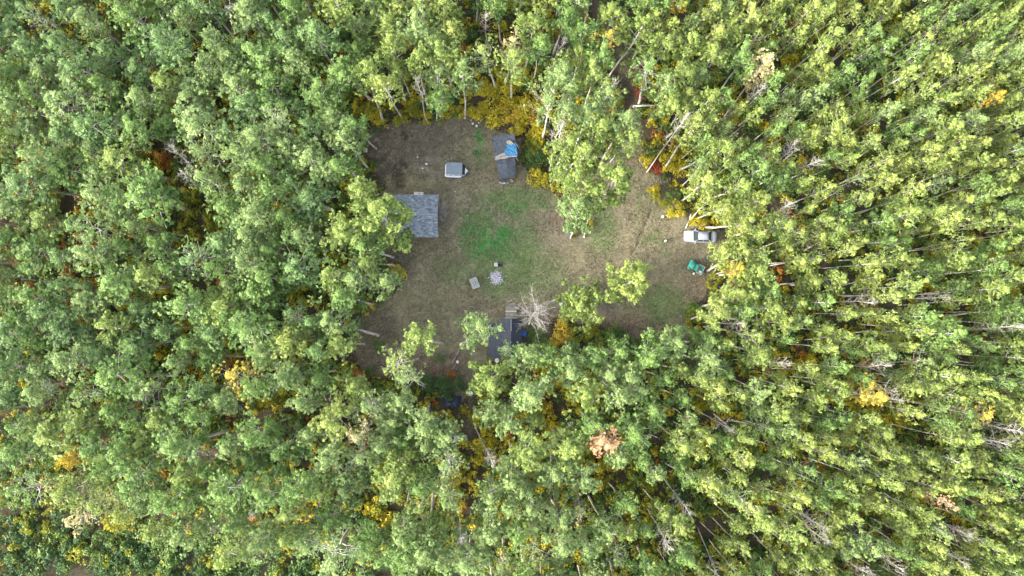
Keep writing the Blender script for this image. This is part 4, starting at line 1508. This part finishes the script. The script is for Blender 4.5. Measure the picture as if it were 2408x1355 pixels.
def tree_thing(px, py, M, var, hue, label, group, cat='tree'):
    t = bpy.data.objects.new('aspen_tree', None)
    t.empty_display_size = .5
    t.matrix_world = M
    link(t)
    tag(t, label, cat, group)
    tr = link(bpy.data.objects.new('trunk', PMESH[var][0]), t)
    cr = link(bpy.data.objects.new('crown', PMESH[var][1]), t)
    cr.material_slots[0].link = 'OBJECT'
    cr.material_slots[0].material = LEAF[hue]
    return t


# px, py of the crown middle, crown radius in photo px, hue, foot of the trunk (photo px) or None, prototype or None
HAND = [(868, 178, 44, 'yellow green', (902, 289), None), (985, 150, 34, 'yellow green', (1006, 256), None), (925, 120, 36, 'yellow green', (956, 248), None),
        (1028, 185, 36, 'pale green', (1027, 283), 8), (1092, 178, 40, 'pale green', (1093, 278), None), (1205, 105, 32, 'cream', (1187, 208), 9), (1285, 238, 50, 'pale green', (1276, 330), 9),
        (1250, 62, 46, 'yellow green', (1236, 160), None), (1330, 45, 40, 'mid green', (1300, 130), None), (1393, 178, 44, 'yellow green', (1371, 266), None),
        (1500, 82, 46, 'yellow green', (1405, 222), None), (1370, 365, 50, 'yellow green', (1312, 412), None), (1408, 315, 40, 'yellow green', (1355, 400), None),
        (1465, 290, 42, 'pale green', (1410, 387), None), (1425, 235, 38, 'pale green', (1390, 330), None), (1438, 432, 58, 'yellow green', (1384, 508), 11), (1356, 498, 44, 'pale green', (1342, 560), 11),
        (1395, 470, 34, 'yellow green', (1374, 558), None), (1330, 345, 40, 'yellow green', (1300, 410), None), (1385, 270, 42, 'pale green', (1350, 350), None), (1350, 430, 38, 'yellow green', (1325, 500), None), (1475, 335, 36, 'yellow green', (1418, 400), None), (1330, 270, 34, 'pale green', (1312, 340), None), (1484, 662, 54, 'lime', (1424, 695), 11), (1366, 716, 62, 'yellow green', (1366, 724), 10),
        (1122, 774, 47, 'pale green', (1089, 811), None), (988, 795, 44, 'yellow green', (1040, 808), None), (935, 850, 46, 'yellow green', (984, 844), 8), (955, 890, 40, 'pale green', (1000, 905), 8),
        (1238, 842, 45, 'pale green', (1236, 838), None), (1155, 895, 52, 'yellow green', (1150, 868), 11), (1190, 822, 22, 'mid green', (1196, 830), 8),
        (902, 512, 74, 'yellow green', (949, 588), 11), (850, 455, 46, 'yellow green', (905, 500), None), (815, 330, 44, 'pale green', (868, 400), None), (838, 300, 34, 'mid green', (885, 350), None),
        (800, 390, 46, 'mid green', (850, 430), None), (860, 580, 44, 'mid green', (925, 606), None), (840, 655, 50, 'pale green', (910, 660), None), (870, 620, 34, 'yellow green', (930, 625), None),
        (790, 755, 50, 'pale green', (889, 789), None), (800, 810, 40, 'yellow green', (857, 809), None), (810, 700, 46, 'mid green', (880, 715), None), (690, 800, 50, 'lime', (770, 800), 11),
        (540, 720, 56, 'yellow green', (620, 725), 11), (640, 655, 54, 'mid green', (720, 670), 11), (600, 560, 52, 'pale green', (680, 590), 11),
        (1735, 597, 44, 'lime', (1664, 637), None), (1770, 640, 42, 'yellow green', (1686, 648), None), (1715, 695, 46, 'lime', (1650, 722), None), (1790, 728, 44, 'yellow green', (1664, 735), None),
        (1830, 755, 42, 'lime', (1703, 748), None), (1760, 790, 42, 'yellow green', (1655, 768), 8), (1655, 430, 44, 'lime', (1604, 473), None), (1730, 440, 44, 'yellow green', (1648, 478), None),
        (1770, 478, 40, 'lime', (1650, 505), None), (1745, 525, 46, 'lime', (1660, 535), None), (1830, 535, 44, 'yellow green', (1712, 556), None), (1628, 300, 40, 'lime', (1560, 400), None),
        (1690, 355, 46, 'yellow green', (1595, 402), None), (1570, 245, 44, 'yellow green', (1490, 250), None), (1600, 180, 44, 'yellow green', (1505, 215), None), (1560, 105, 40, 'yellow green', (1490, 160), None),
        (1655, 245, 44, 'yellow green', (1560, 330), None), (1576, 810, 50, 'pale green', (1520, 818), 11), (1665, 850, 48, 'pale green', (1590, 830), None), (1430, 870, 44, 'pale green', (1410, 815), None),
        (1340, 860, 50, 'pale green', (1330, 800), 11), (1480, 880, 46, 'pale green', (1450, 830), None), (1700, 600, 34, 'lime', (1680, 640), None),
        (1790, 160, 38, 'cream', (1695, 287), None), (1592, 18, 20, 'orange', (1530, 72), None), (1425, 92, 34, 'yellow', (1395, 190), 9), (560, 890, 50, 'yellow', (660, 880), 9), (168, 1078, 24, 'orange', (260, 1050), None),
        (845, 1020, 38, 'cream', (880, 985), 9), (1418, 1035, 40, 'peach', (1395, 985), None), (2040, 925, 36, 'yellow', (1900, 900), None), (2325, 235, 22, 'orange', (2180, 310), None),
        (180, 1222, 30, 'cream', (290, 1190), 9), (2212, 1178, 24, 'peach', (2060, 1100), 8), (1728, 632, 22, 'yellow', (1680, 645), None),
        (690, 790, 30, 'lime', (760, 790), None), (2300, 970, 40, 'yellow', (2160, 930), 8),
        (930, 1100, 60, 'yellow green', (960, 1010), 11), (1000, 1000, 46, 'pale green', (1010, 950), None), (870, 950, 46, 'pale green', (905, 925), 8), (1000, 1270, 56, 'pale green', (1020, 1150), 11),
        (950, 1250, 40, 'pale green', (965, 1140), None), (440, 1245, 48, 'pale green', (520, 1165), 11), (365, 1250, 34, 'yellow green', (450, 1190), None), (720, 1265, 40, 'pale green', (760, 1160), None),
        (1200, 1120, 44, 'pale green', (1200, 1030), None), (1150, 1240, 50, 'pale green', (1160, 1120), None), (1250, 1310, 46, 'yellow green', (1245, 1180), 8), (1040, 1140, 34, 'pale green', (1050, 1060), 8)]
SKIP = {(1418, 1035): 'the salmon tree', (845, 1020): 'the cream tree', (560, 890): 'the big yellow tree', (1790, 160): 'the cream topped tree', (2040, 925): 'the bright yellow tree', (168, 1078): 'the small orange tree'}
OWN = {(1484, 662): 'lime two-lobed aspen standing free in the clearing right of the round one', (1366, 716): 'round full green tree standing free in the clearing, nearly straight under the camera',
       (1356, 498): 'tall narrow pale green aspen beside the board rectangle', (1418, 1035): 'salmon coloured dying aspen among green trees below the clearing',
       (845, 1020): 'cream coloured nearly bare aspen below the lower left of the clearing', (560, 890): 'big yellow sparse aspen in the green forest left of the clearing',
       (1790, 160): 'pale cream topped aspen in the forest up right of the clearing', (2040, 925): 'bright yellow aspen in the right forest beside fine bare branches',
       (168, 1078): 'small orange aspen in the forest near the bottom left corner', (2325, 235): 'small orange aspen crown in the green forest near the top right corner',
       (902, 512): 'large yellow green aspen whose crown covers the left half of the grey cabin', (1285, 238): 'sparse pale aspen with bare white limbs above the small bare tree beside the shed',
       (1592, 18): 'orange aspen at the top edge of the photo right of the trail', (1238, 842): 'pale green aspen hanging over the lower right of the dark roofed cabin',
       (1122, 774): 'pale green aspen hanging over the left side of the dark roofed cabin', (1190, 822): 'small green aspen shoot over the middle of the dark roof',
       (180, 1222): 'pale cream ragged aspen above the low bushes near the bottom left corner', (1425, 92): 'yellow thin aspen at the top beside the forest trail',
       (1205, 105): 'half bare cream aspen above the shed near the top edge'}
GROUP = 'aspens of the forest around the clearing'
ntree = 0
taken = []
for (px, py, r, hue, foot, var) in HAND:
    zc = 12.0
    if var is None:
        var = int(rng.integers(0, 8))
    if var == 10:
        zc = 6.5
    if math.hypot(px - foot[0], py - foot[1]) < 30 and var != 10:
        zc = 10.0
    if var == 10:
        zc = 7.0
    C = W(px, py, zc)
    B = W(foot[0], foot[1], 0)
    sp = {10: 2.9, 11: 2.5}.get(var, 2.05)
    s = r / 18.2 / sp * 1.02
    M = xform(B, C, PH[var], s, rnd.uniform(0, 6.28), cen=PCEN[var])
    lab = OWN.get((px, py)) or place_words(px, py, hue + ' aspen', SKIP.get((px, py)))
    USED[lab] = 1
    t = tree_thing(px, py, M, var, hue, lab, None if (px, py) in OWN else GROUP)
    ntree += 1
    taken.append((px, py, r * .95))

# ---- bare dead trees: crown middle, foot, radius
DEAD = [(1252, 736, 1242, 764, 58, 'big bare grey tree spreading over the upper right of the dark roofed cabin'), (1308, 328, 1291, 402, 26, 'small bare white tree between the shed and the forest'),
        (985, 215, 1007, 291, 22, None), (1142, 62, 1143, 112, 20, None), (1592, 305, 1521, 405, 26, 'bare white tree leaning over the red bush above the clearing'), (1770, 222, 1693, 288, 24, None),
        (1865, 352, 1806, 398, 26, None), (1900, 392, 1812, 428, 24, None), (1855, 485, 1812, 518, 26, None), (430, 372, 512, 448, 26, None), (445, 425, 505, 475, 24, None), (530, 22, 545, 60, 24, None),
        (478, 1058, 540, 1040, 26, None), (1082, 1240, 1064, 1178, 22, None), (1150, 1072, 1120, 1010, 22, None), (2070, 915, 1960, 895, 24, None), (2085, 945, 1980, 925, 20, None), (2350, 1010, 2210, 985, 30, None),
        (2330, 1045, 2200, 1010, 26, None), (2240, 1245, 2120, 1190, 28, None), (1905, 1225, 1810, 1165, 26, None), (2055, 865, 1930, 855, 24, None), (2005, 1330, 1900, 1262, 26, None), (2095, 1325, 1990, 1250, 24, None),
        (2230, 1300, 2110, 1220, 26, None), (1560, 1268, 1520, 1190, 26, None), (1370, 1190, 1350, 1110, 22, None), (1910, 1250, 1820, 1180, 22, None), (2350, 780, 2200, 780, 24, None), (1600, 1180, 1545, 1100, 22, None),
        (1440, 215, 1415, 300, 22, None), (1310, 120, 1290, 180, 22, None), (1820, 850, 1720, 845, 20, None), (600, 1205, 650, 1150, 22, None), (1720, 760, 1646, 758, 20, None), (1700, 1000, 1630, 960, 20, None),
        (2010, 710, 1900, 715, 20, None), (140, 905, 240, 895, 22, None), (1690, 1335, 1640, 1240, 24, None), (2190, 700, 2080, 705, 20, None)]
taken += [(d[0], d[1], d[4] * 1.5) for d in DEAD]

# ---- every other aspen: sampled over the crowns' picture, rooted where they stand
def hue_at(px, py, u, v):  # leaf hue by region, with the right's sunlight and left's shade put in
    right = np.clip((px - 900) / 900, 0, 1)
    n = nz.fbm(px / 130.0, py / 130.0, 3)
    k = u * .75 + (n - .5) * 1.2
    if v < .001:
        return 'yellow'
    if v < .0015:
        return 'orange'
    if px < 780 and py < 950:
        return 'blue green' if k < .22 else ('mid green' if k < .46 else ('pale green' if k < .80 else 'yellow green'))
    if px < 900 and py >= 800:
        return 'mid green' if k < .25 else ('pale green' if k < .45 else ('yellow green' if k < .8 else 'lime'))
    if px > 1500:
        return 'mid green' if k < .14 else ('pale green' if k < .22 else ('yellow green' if k < .55 else 'lime'))
    if py > 850:
        return 'mid green' if k < .15 else ('pale green' if k < .65 else ('yellow green' if k < .9 else 'lime'))
    return 'mid green' if k < .22 else ('pale green' if k < .42 else ('yellow green' if k < .8 else 'lime'))


cand = rng.uniform([-330, -300], [2740, 1655], (60000, 2))
accx, accy, accr = [t[0] for t in taken], [t[1] for t in taken], [t[2] for t in taken]
accx, accy, accr = np.array(accx + [0.0] * 4000), np.array(accy + [0.0] * 4000), np.array(accr + [0.0] * 4000)
na = len(taken)
ok_cf = inpoly(cand[:, 0], cand[:, 1], CROWNFREE) | (polydist(cand[:, 0], cand[:, 1], CROWNFREE + [CROWNFREE[0]]) < 32) | inpoly(cand[:, 0], cand[:, 1], LOWSTRIP) | (polydist(cand[:, 0], cand[:, 1], LOWSTRIP[:13]) < 24)
keep = np.full(len(cand), .90)
for gx, gy, rx, ry, kp in GAPS:
    rx, ry = rx * 1.1 + 10, ry * 1.1 + 10
    d = ((cand[:, 0] - gx) / rx) ** 2 + ((cand[:, 1] - gy) / ry) ** 2
    keep = np.where(d < 1, np.minimum(keep, kp), keep)
nfield = nz2.fbm(cand[:, 0] / 70.0, cand[:, 1] / 70.0, 3)
rlim = np.interp(cand[:, 0], [0, 800, 1400, 1800, 2408], [70, 69, 61, 46, 43])
rlim = rlim * (1.22 - .5 * nfield) * rng.choice([.72, .9, 1.0, 1.15], len(cand))
wild = []
uu, vv = rng.random(len(cand)), rng.random(len(cand))
# a thinned-out place stays thin: decide per 60-pixel cell
cell = np.floor(cand / 55).astype(int)
cellrand = np.random.default_rng(5).random((80, 60))[cell[:, 0] + 10, cell[:, 1] + 10]
for i in range(len(cand)):
    if ok_cf[i] or cellrand[i] > keep[i]:
        continue
    x, y = cand[i]
    d2 = (accx[:na] - x) ** 2 + (accy[:na] - y) ** 2
    lim = (accr[:na] + rlim[i]) * .5
    if (d2 < lim * lim).any():
        continue
    h = float(np.clip(rng.normal(16.2, 1.5), 12.5, 19.5))
    zc = .74 * h
    C = W(x, y, zc)
    lean = rng.normal(0, .55, 2)
    B = Vector((C.x + lean[0], C.y + lean[1], 0))
    bx, by = PX(B.x, B.y)
    if inpoly([bx], [by], CLEAR)[0]:
        continue
    onroad = False
    for line, w_ in TRAILS + [TRACK]:
        if polydist([bx], [by], line)[0] < w_ * .8:
            onroad = True
    if onroad:
        continue
    accx[na], accy[na], accr[na] = x, y, rlim[i]
    na += 1
    wild.append((x, y, float(rlim[i]), C, B, hue_at(x, y, uu[i], vv[i]), int(rng.integers(0, 8)) if vv[i] < .93 else 8 + int(rng.integers(0, 2))))
inside = [w for w in wild if 12 < w[0] < 2396 and 12 < w[1] < 1343]
inside.sort(key=lambda w: -w[2])
NIND = 300 - ntree
ind = set(id(w) for w in inside[:NIND])
stuffV, stuffQ, stuffM, stuffT, off = [], [], [], [], 0
smats = [BARK] + [LEAF[k] for k in LEAFKEYS]
for w in wild:
    x, y, r, C, B, hue, var = w
    s = r / 18.2 / 2.05 * (.70 if x > 1500 else .80) * rnd.choice((.82, .9, 1.0, 1.08, 1.2))
    M = xform(B, C, PH[var], s, rnd.uniform(0, 6.28), cen=PCEN[var])
    if id(w) in ind:
        tree_thing(x, y, M, var, hue, place_words(x, y, hue + ' aspen'), GROUP)
        continue
    out = x < -40 or x > 2448 or y < -40 or y > 1395
    Mn = np.array(M)
    (tv, tq), (lv, lq, ti) = PROTO[var]
    if out:       # beyond the frame: fewer leaves, a little larger
        k_ = len(lq) // 3
        lv, lq, ti = lv[:k_ * 4], lq[:k_], ti[:k_ * 4]
        sel = rng.permutation(len(PROTO[var][1][1]))[:k_]
        idx = (sel[:, None] * 4 + np.arange(4)).ravel()
        lv, ti = PROTO[var][1][0][idx], PROTO[var][1][2][idx]
        lv = lv.reshape(-1, 4, 3)
        lv = ((lv - lv.mean(1, keepdims=True)) * 1.6 + lv.mean(1, keepdims=True)).reshape(-1, 3)
        lq = np.arange(k_ * 4).reshape(-1, 4)
    for V_, Q_, mi, T_ in ((tv, tq, 0, None), (lv, lq, 1 + LEAFKEYS.index(hue), ti)):
        stuffV.append((V_ @ Mn[:3, :3].T + Mn[:3, 3]).astype(np.float32))
        stuffQ.append((Q_ + off).astype(np.int32))
        off += len(V_)
        stuffM.append(np.full(len(Q_), mi, np.int32))
        stuffT.append(np.zeros(len(V_), np.float32) if T_ is None else T_.astype(np.float32))
o = link(bpy.data.objects.new('aspen_forest', quad_mesh('aspen_forest', np.concatenate(stuffV), np.concatenate(stuffQ), smats, np.concatenate(stuffM), np.concatenate(stuffT))))
tag(o, 'the many smaller aspens filling the forest all around the clearing', 'forest', kind='stuff')
print('aspens', ntree, 'wild', len(wild), 'in frame', len(inside), 'stuff quads', sum(len(q) for q in stuffQ))
del stuffV, stuffQ, stuffM, stuffT

DP = [dead_proto(300 + i) for i in range(5)] + [dead_proto(320, H=11, spread=3.0, low=.4, fine=3.2)]
DM = [(quad_mesh('trunk', *a, [DEADBARK], smooth=True), quad_mesh('branches', *b, [DEADBARK], smooth=True)) for a, b in DP]
for k, (px, py, fx, fy, r, lab) in enumerate(DEAD):
    v = 5 if k == 0 else k % 5
    H = 11 if v == 5 else 15
    C, B = W(px, py, 8.2 if v == 5 else 11.0), W(fx, fy)
    M = xform(B, C, H, r / 18.0 / (2.7 if v == 5 else 1.75), rnd.uniform(0, 6.28), .74)
    t = bpy.data.objects.new('bare_tree', None)
    t.matrix_world = M
    link(t)
    lab = lab or place_words(px, py, 'bare dead tree')
    tag(t, lab, 'bare tree', None if lab[:3] in ('big', 'sma') else 'bare dead trees in the forest')
    link(bpy.data.objects.new('trunk', DM[v][0]), t)
    link(bpy.data.objects.new('branches', DM[v][1]), t)

# ------------------------------------------------------------------ bushes along the clearing (things) and undergrowth (stuff)
BPROTO = [bush_proto(500 + i) for i in range(5)]
BM = [(quad_mesh('stem', a[0], a[1], [WOODD], smooth=True), quad_mesh('foliage', b[0], b[1], [LEAF['gold']], tint=b[2])) for a, b in BPROTO]
BUSH = [(862, 262, 30, 'olive'), (885, 275, 22, 'gold'), (940, 272, 26, 'olive'), (975, 262, 24, 'olive'), (1000, 272, 20, 'gold'), (1050, 255, 24, 'gold'), (1085, 262, 20, 'gold'), (1125, 262, 30, 'gold'),
        (1150, 225, 34, 'gold'), (1190, 215, 34, 'gold'), (1165, 275, 34, 'gold'), (1200, 262, 36, 'orange'), (1215, 300, 26, 'gold'), (1248, 250, 30, 'orange'), (1262, 300, 32, 'gold'), (1330, 290, 30, 'gold'),
        (1335, 335, 26, 'gold'), (1255, 340, 28, 'olive'), (1262, 372, 32, 'dark green'), (1240, 360, 22, 'bush green'), (1262, 415, 28, 'gold'), (1290, 425, 26, 'gold'), (1312, 440, 22, 'gold'),
        (1330, 425, 20, 'bush green'), (1538, 447, 22, 'gold'), (1540, 458, 18, 'olive'), (1585, 460, 24, 'bush green'), (1592, 490, 30, 'gold'), (1568, 478, 20, 'olive'), (1525, 375, 22, 'gold'),
        (1545, 395, 20, 'red'), (1568, 385, 26, 'gold'), (1387, 525, 15, 'gold'), (1645, 525, 26, 'gold'), (1665, 545, 18, 'gold'), (938, 645, 22, 'gold'), (925, 632, 20, 'orange'), (852, 395, 26, 'olive'),
        (838, 412, 26, 'gold'), (875, 720, 14, 'gold'), (1325, 775, 28, 'orange'), (1310, 800, 24, 'orange'), (1350, 795, 28, 'olive'), (1395, 780, 26, 'olive'), (1440, 790, 30, 'bush green'), (1470, 800, 24, 'dark green'),
        (1500, 805, 22, 'bush green'), (1640, 785, 24, 'orange'), (1640, 735, 34, 'bush green'), (1670, 750, 30, 'olive'), (1630, 740, 22, 'olive'), (1680, 660, 26, 'olive'), (1700, 640, 20, 'gold'),
        (1040, 915, 34, 'dark green'), (1075, 905, 22, 'dark green'), (1005, 900, 30, 'dark green'), (890, 812, 12, 'bush green'), (868, 875, 15, 'bush green'), (1032, 846, 12, 'bush green'), (1240, 735 + 95, 26, 'bush green'),
        (1270, 812, 30, 'bush green'), (1262, 780, 26, 'bush green'), (1350, 545, 14, 'olive'), (1105, 985, 12, 'olive'), (845, 885, 24, 'rust'), (1060, 880, 14, 'rust'), (1730, 410, 30, 'dark green'), (1710, 380, 24, 'dark green')]
for k, (px, py, r, hue) in enumerate(BUSH):
    p = W(px, py, 1.0)
    s = r / 16.2 / 1.3
    t = bpy.data.objects.new('bush', None)
    t.location = (p.x, p.y, 0)
    t.rotation_euler = (0, 0, rnd.uniform(0, 6.28))
    t.scale = (s, s, max(.45, min(1.2, s)) * rnd.uniform(.9, 1.1))
    link(t)
    colour = {'gold': 'golden yellow', 'bush green': 'green', 'rust': 'rusty brown', 'olive': 'olive'}.get(hue, hue)
    tag(t, place_words(px, py, colour + ' bush'), 'bush', 'bushes around the clearing')
    link(bpy.data.objects.new('stem', BM[k % 5][0]), t)
    f = link(bpy.data.objects.new('foliage', BM[k % 5][1]), t)
    f.material_slots[0].link = 'OBJECT'
    f.material_slots[0].material = LEAF[hue]

# colour zones of the undergrowth: cx, cy, rx, ry, hue, strength
ZONES = [(1190, 240, 110, 90, 'gold', .85), (1200, 250, 70, 60, 'orange', .3), (1310, 320, 60, 60, 'gold', .7), (930, 255, 90, 40, 'gold', .5), (1190, 1020, 110, 120, 'gold', .8), (1300, 900, 120, 90, 'gold', .6),
         (1280, 930, 60, 60, 'orange', .35), (1080, 1130, 50, 120, 'gold', .6), (1290, 1200, 90, 90, 'gold', .35), (1410, 1060, 90, 60, 'gold', .55), (1620, 960, 90, 60, 'gold', .6), (1650, 1000, 40, 40, 'orange', .4),
         (120, 350, 80, 40, 'gold', .7), (130, 340, 50, 30, 'orange', .5), (80, 420, 60, 60, 'gold', .7), (350, 340, 60, 70, 'rust', .5), (360, 390, 50, 50, 'gold', .4), (240, 520, 120, 90, 'orange', .35),
         (100, 650, 140, 90, 'rust', .35), (200, 700, 90, 60, 'gold', .5), (340, 690, 80, 40, 'gold', .7), (360, 680, 40, 30, 'orange', .4), (440, 800, 70, 50, 'gold', .5), (130, 880, 90, 50, 'rust', .4),
         (860, 1220, 80, 90, 'gold', .5), (620, 950, 40, 40, 'gold', .5), (100, 1310, 90, 40, 'gold', .5), (240, 1290, 90, 60, 'olive', .6), (480, 500, 90, 90, 'olive', .8), (440, 680, 70, 60, 'olive', .7),
         (280, 20, 60, 50, 'gold', .5), (90, 15, 50, 30, 'gold', .5), (620, 250, 50, 60, 'gold', .5), (1000, 110, 60, 60, 'orange', .2), (1500, 200, 40, 90, 'gold', .4), (1515, 190, 20, 40, 'red', .5),
         (1550, 390, 25, 30, 'red', .4), (1600, 380, 60, 40, 'gold', .7), (1650, 110, 70, 50, 'olive', .6), (1730, 270, 60, 60, 'gold', .5), (1830, 320, 50, 70, 'gold', .7), (1690, 520, 60, 50, 'gold', .5),
         (1870, 850, 60, 50, 'gold', .7), (2080, 870, 90, 50, 'orange', .4), (2100, 940, 120, 60, 'gold', .5), (2280, 1190, 90, 60, 'gold', .5), (2350, 590, 50, 60, 'gold', .6), (2060, 730, 20, 25, 'orange', .9),
         (1660, 1260, 90, 60, 'olive', .7), (1560, 1130, 120, 60, 'olive', .5), (1850, 1180, 90, 50, 'gold', .4), (430, 1330, 300, 60, 'bush green', .8), (40, 1260, 70, 60, 'dark green', .8), (250, 1345, 260, 25, 'dark green', .5),
         (1100, 300, 60, 30, 'gold', .4), (560, 1180, 90, 60, 'olive', .4), (2340, 960, 60, 50, 'orange', .4), (720, 60, 60, 60, 'olive', .4), (950, 860, 60, 40, 'rust', .3), (1640, 760, 60, 60, 'olive', .5)]
SB = [bush_proto(600 + i, leaves=170, size=(.17, .34), lobes=9) for i in range(6)]
sV, sQ, sM, sT, off = [], [], [], [], 0
cnt = 0
cx_ = rng.uniform([-25, -25], [2435, 1380], (10500, 2))
in_clear = inpoly(cx_[:, 0], cx_[:, 1], CLEAR)
for i, (px, py) in enumerate(cx_):
    if in_clear[i]:
        continue
    bad = False
    for line, w_ in TRAILS:
        if polydist([px], [py], line)[0] < w_ + 4:
            bad = True
            break
    if bad or (polydist([px], [py], TRACK[0])[0] < TRACK[1] * .8 and rnd.random() < .93):
        continue
    # bare dark ground here and there
    if nz2.fbm(px / 60.0 + 9, py / 60.0, 2) < .30 and rnd.random() < .5 and not (1040 < px < 1500 and py > 780) and not inpoly([px], [py], LOWSTRIP)[0]:
        continue
    hue = None
    for zx, zy, rx, ry, h_, s_ in ([] if inpoly([px], [py], LOWSTRIP)[0] else ZONES):
        if ((px - zx) / rx) ** 2 + ((py - zy) / ry) ** 2 < 1 and rnd.random() < s_:
            hue = h_
            if rnd.random() < .6:
                break
    if hue is None:
        hue = rnd.choices(['dark green', 'bush green', 'olive', 'gold'], [8, 5, 3, .1])[0] if inpoly([px], [py], LOWSTRIP)[0] else rnd.choices(['olive', 'bush green', 'dark green', 'gold', 'rust'], [4, 3.5, 3.0, 3.0, .5])[0]
    edge = polydist([px], [py], CLEAR + [CLEAR[0]])[0]
    s = rnd.uniform(.6, 1.15) * (.65 if edge < 26 else 1)
    if py > 1200 and px < 900:
        s *= 1.12
    p = W(px, py, .8 * s)
    v = SB[rnd.randrange(6)]
    a = rnd.uniform(0, 6.28)
    Rm = np.array([[math.cos(a), -math.sin(a), 0], [math.sin(a), math.cos(a), 0], [0, 0, 1]]) * s
    V_ = v[1][0] @ Rm.T + np.array([p.x, p.y, 0])
    sV.append(V_.astype(np.float32))
    sQ.append((v[1][1] + off).astype(np.int32))
    off += len(V_)
    sM.append(np.full(len(v[1][1]), LEAFKEYS.index(hue), np.int32))
    sT.append(v[1][2].astype(np.float32))
    cnt += 1
o = link(bpy.data.objects.new('undergrowth', quad_mesh('undergrowth', np.concatenate(sV), np.concatenate(sQ), [LEAF[k] for k in LEAFKEYS], np.concatenate(sM), np.concatenate(sT))))
tag(o, 'golden, olive and green undergrowth covering the forest floor', 'undergrowth', kind='stuff')
print('undergrowth', cnt)

# ---- grass tufts and litter in the clearing
def tufts():
    n = 100000
    c = rng.uniform([820, 250], [1740, 975], (n, 2))
    ins = inpoly(c[:, 0], c[:, 1], CLEAR) | (polydist(c[:, 0], c[:, 1], CLEAR + [CLEAR[0]]) < 16)
    c = c[ins]
    P = np.array([W(a, b) for a, b in c])
    P[:, 2] = (nz.fbm(P[:, 0] * .25, P[:, 1] * .25) - .5) * .10 + (nz2.fbm(P[:, 0] * 1.5, P[:, 1] * 1.5, 2) - .5) * .05 + .01
    dk = np.clip(1.3 - ((c[:, 0] - 940) / 120) ** 2 - ((c[:, 1] - 340) / 80) ** 2, 0, 1)
    u = rng.random(len(c))
    dens = nz.fbm(P[:, 0] * .5, P[:, 1] * .5, 3)
    k = (dens + rng.normal(0, .12, len(c)) > .42) & (u > dk * .75)
    P, c = P[k], c[k]
    N = rng.normal(size=(len(P), 3)) + np.array([0, 0, 1.0])
    S = rng.uniform(.09, .27, len(P))
    P[:, 2] += S * .3
    V, Q = leaves_np(P, N, S, .5)
    gr = np.zeros(len(P))
    for a, b, rx, ry in [(1150, 560, 62, 42), (1200, 470, 90, 34), (1120, 520, 40, 34), (1235, 580, 40, 60), (1178, 600, 46, 22), (1200, 640, 90, 60), (1420, 540, 40, 60), (1560, 712, 60, 46), (1122, 330, 20, 40)]:
        gr = np.maximum(gr, np.clip(1.2 - ((c[:, 0] - a) / rx) ** 2 - ((c[:, 1] - b) / ry) ** 2, 0, 1))
    ti = np.clip(rng.normal(.5, .3, len(P)), 0, 1)
    mi = (rng.random(len(P)) < gr * .8).astype(np.int32)
    mats_ = [leafmat('dry_grass', (.07, .062, .036), (.28, .25, .155), .15), leafmat('green_grass', (.04, .085, .025), (.11, .21, .06), .15)]
    o = link(bpy.data.objects.new('grass', quad_mesh('grass', V, Q, mats_, mi, np.repeat(ti, 4))))
    tag(o, 'short dry and green grass tufts on the clearing floor', 'grass', kind='stuff')


tufts()
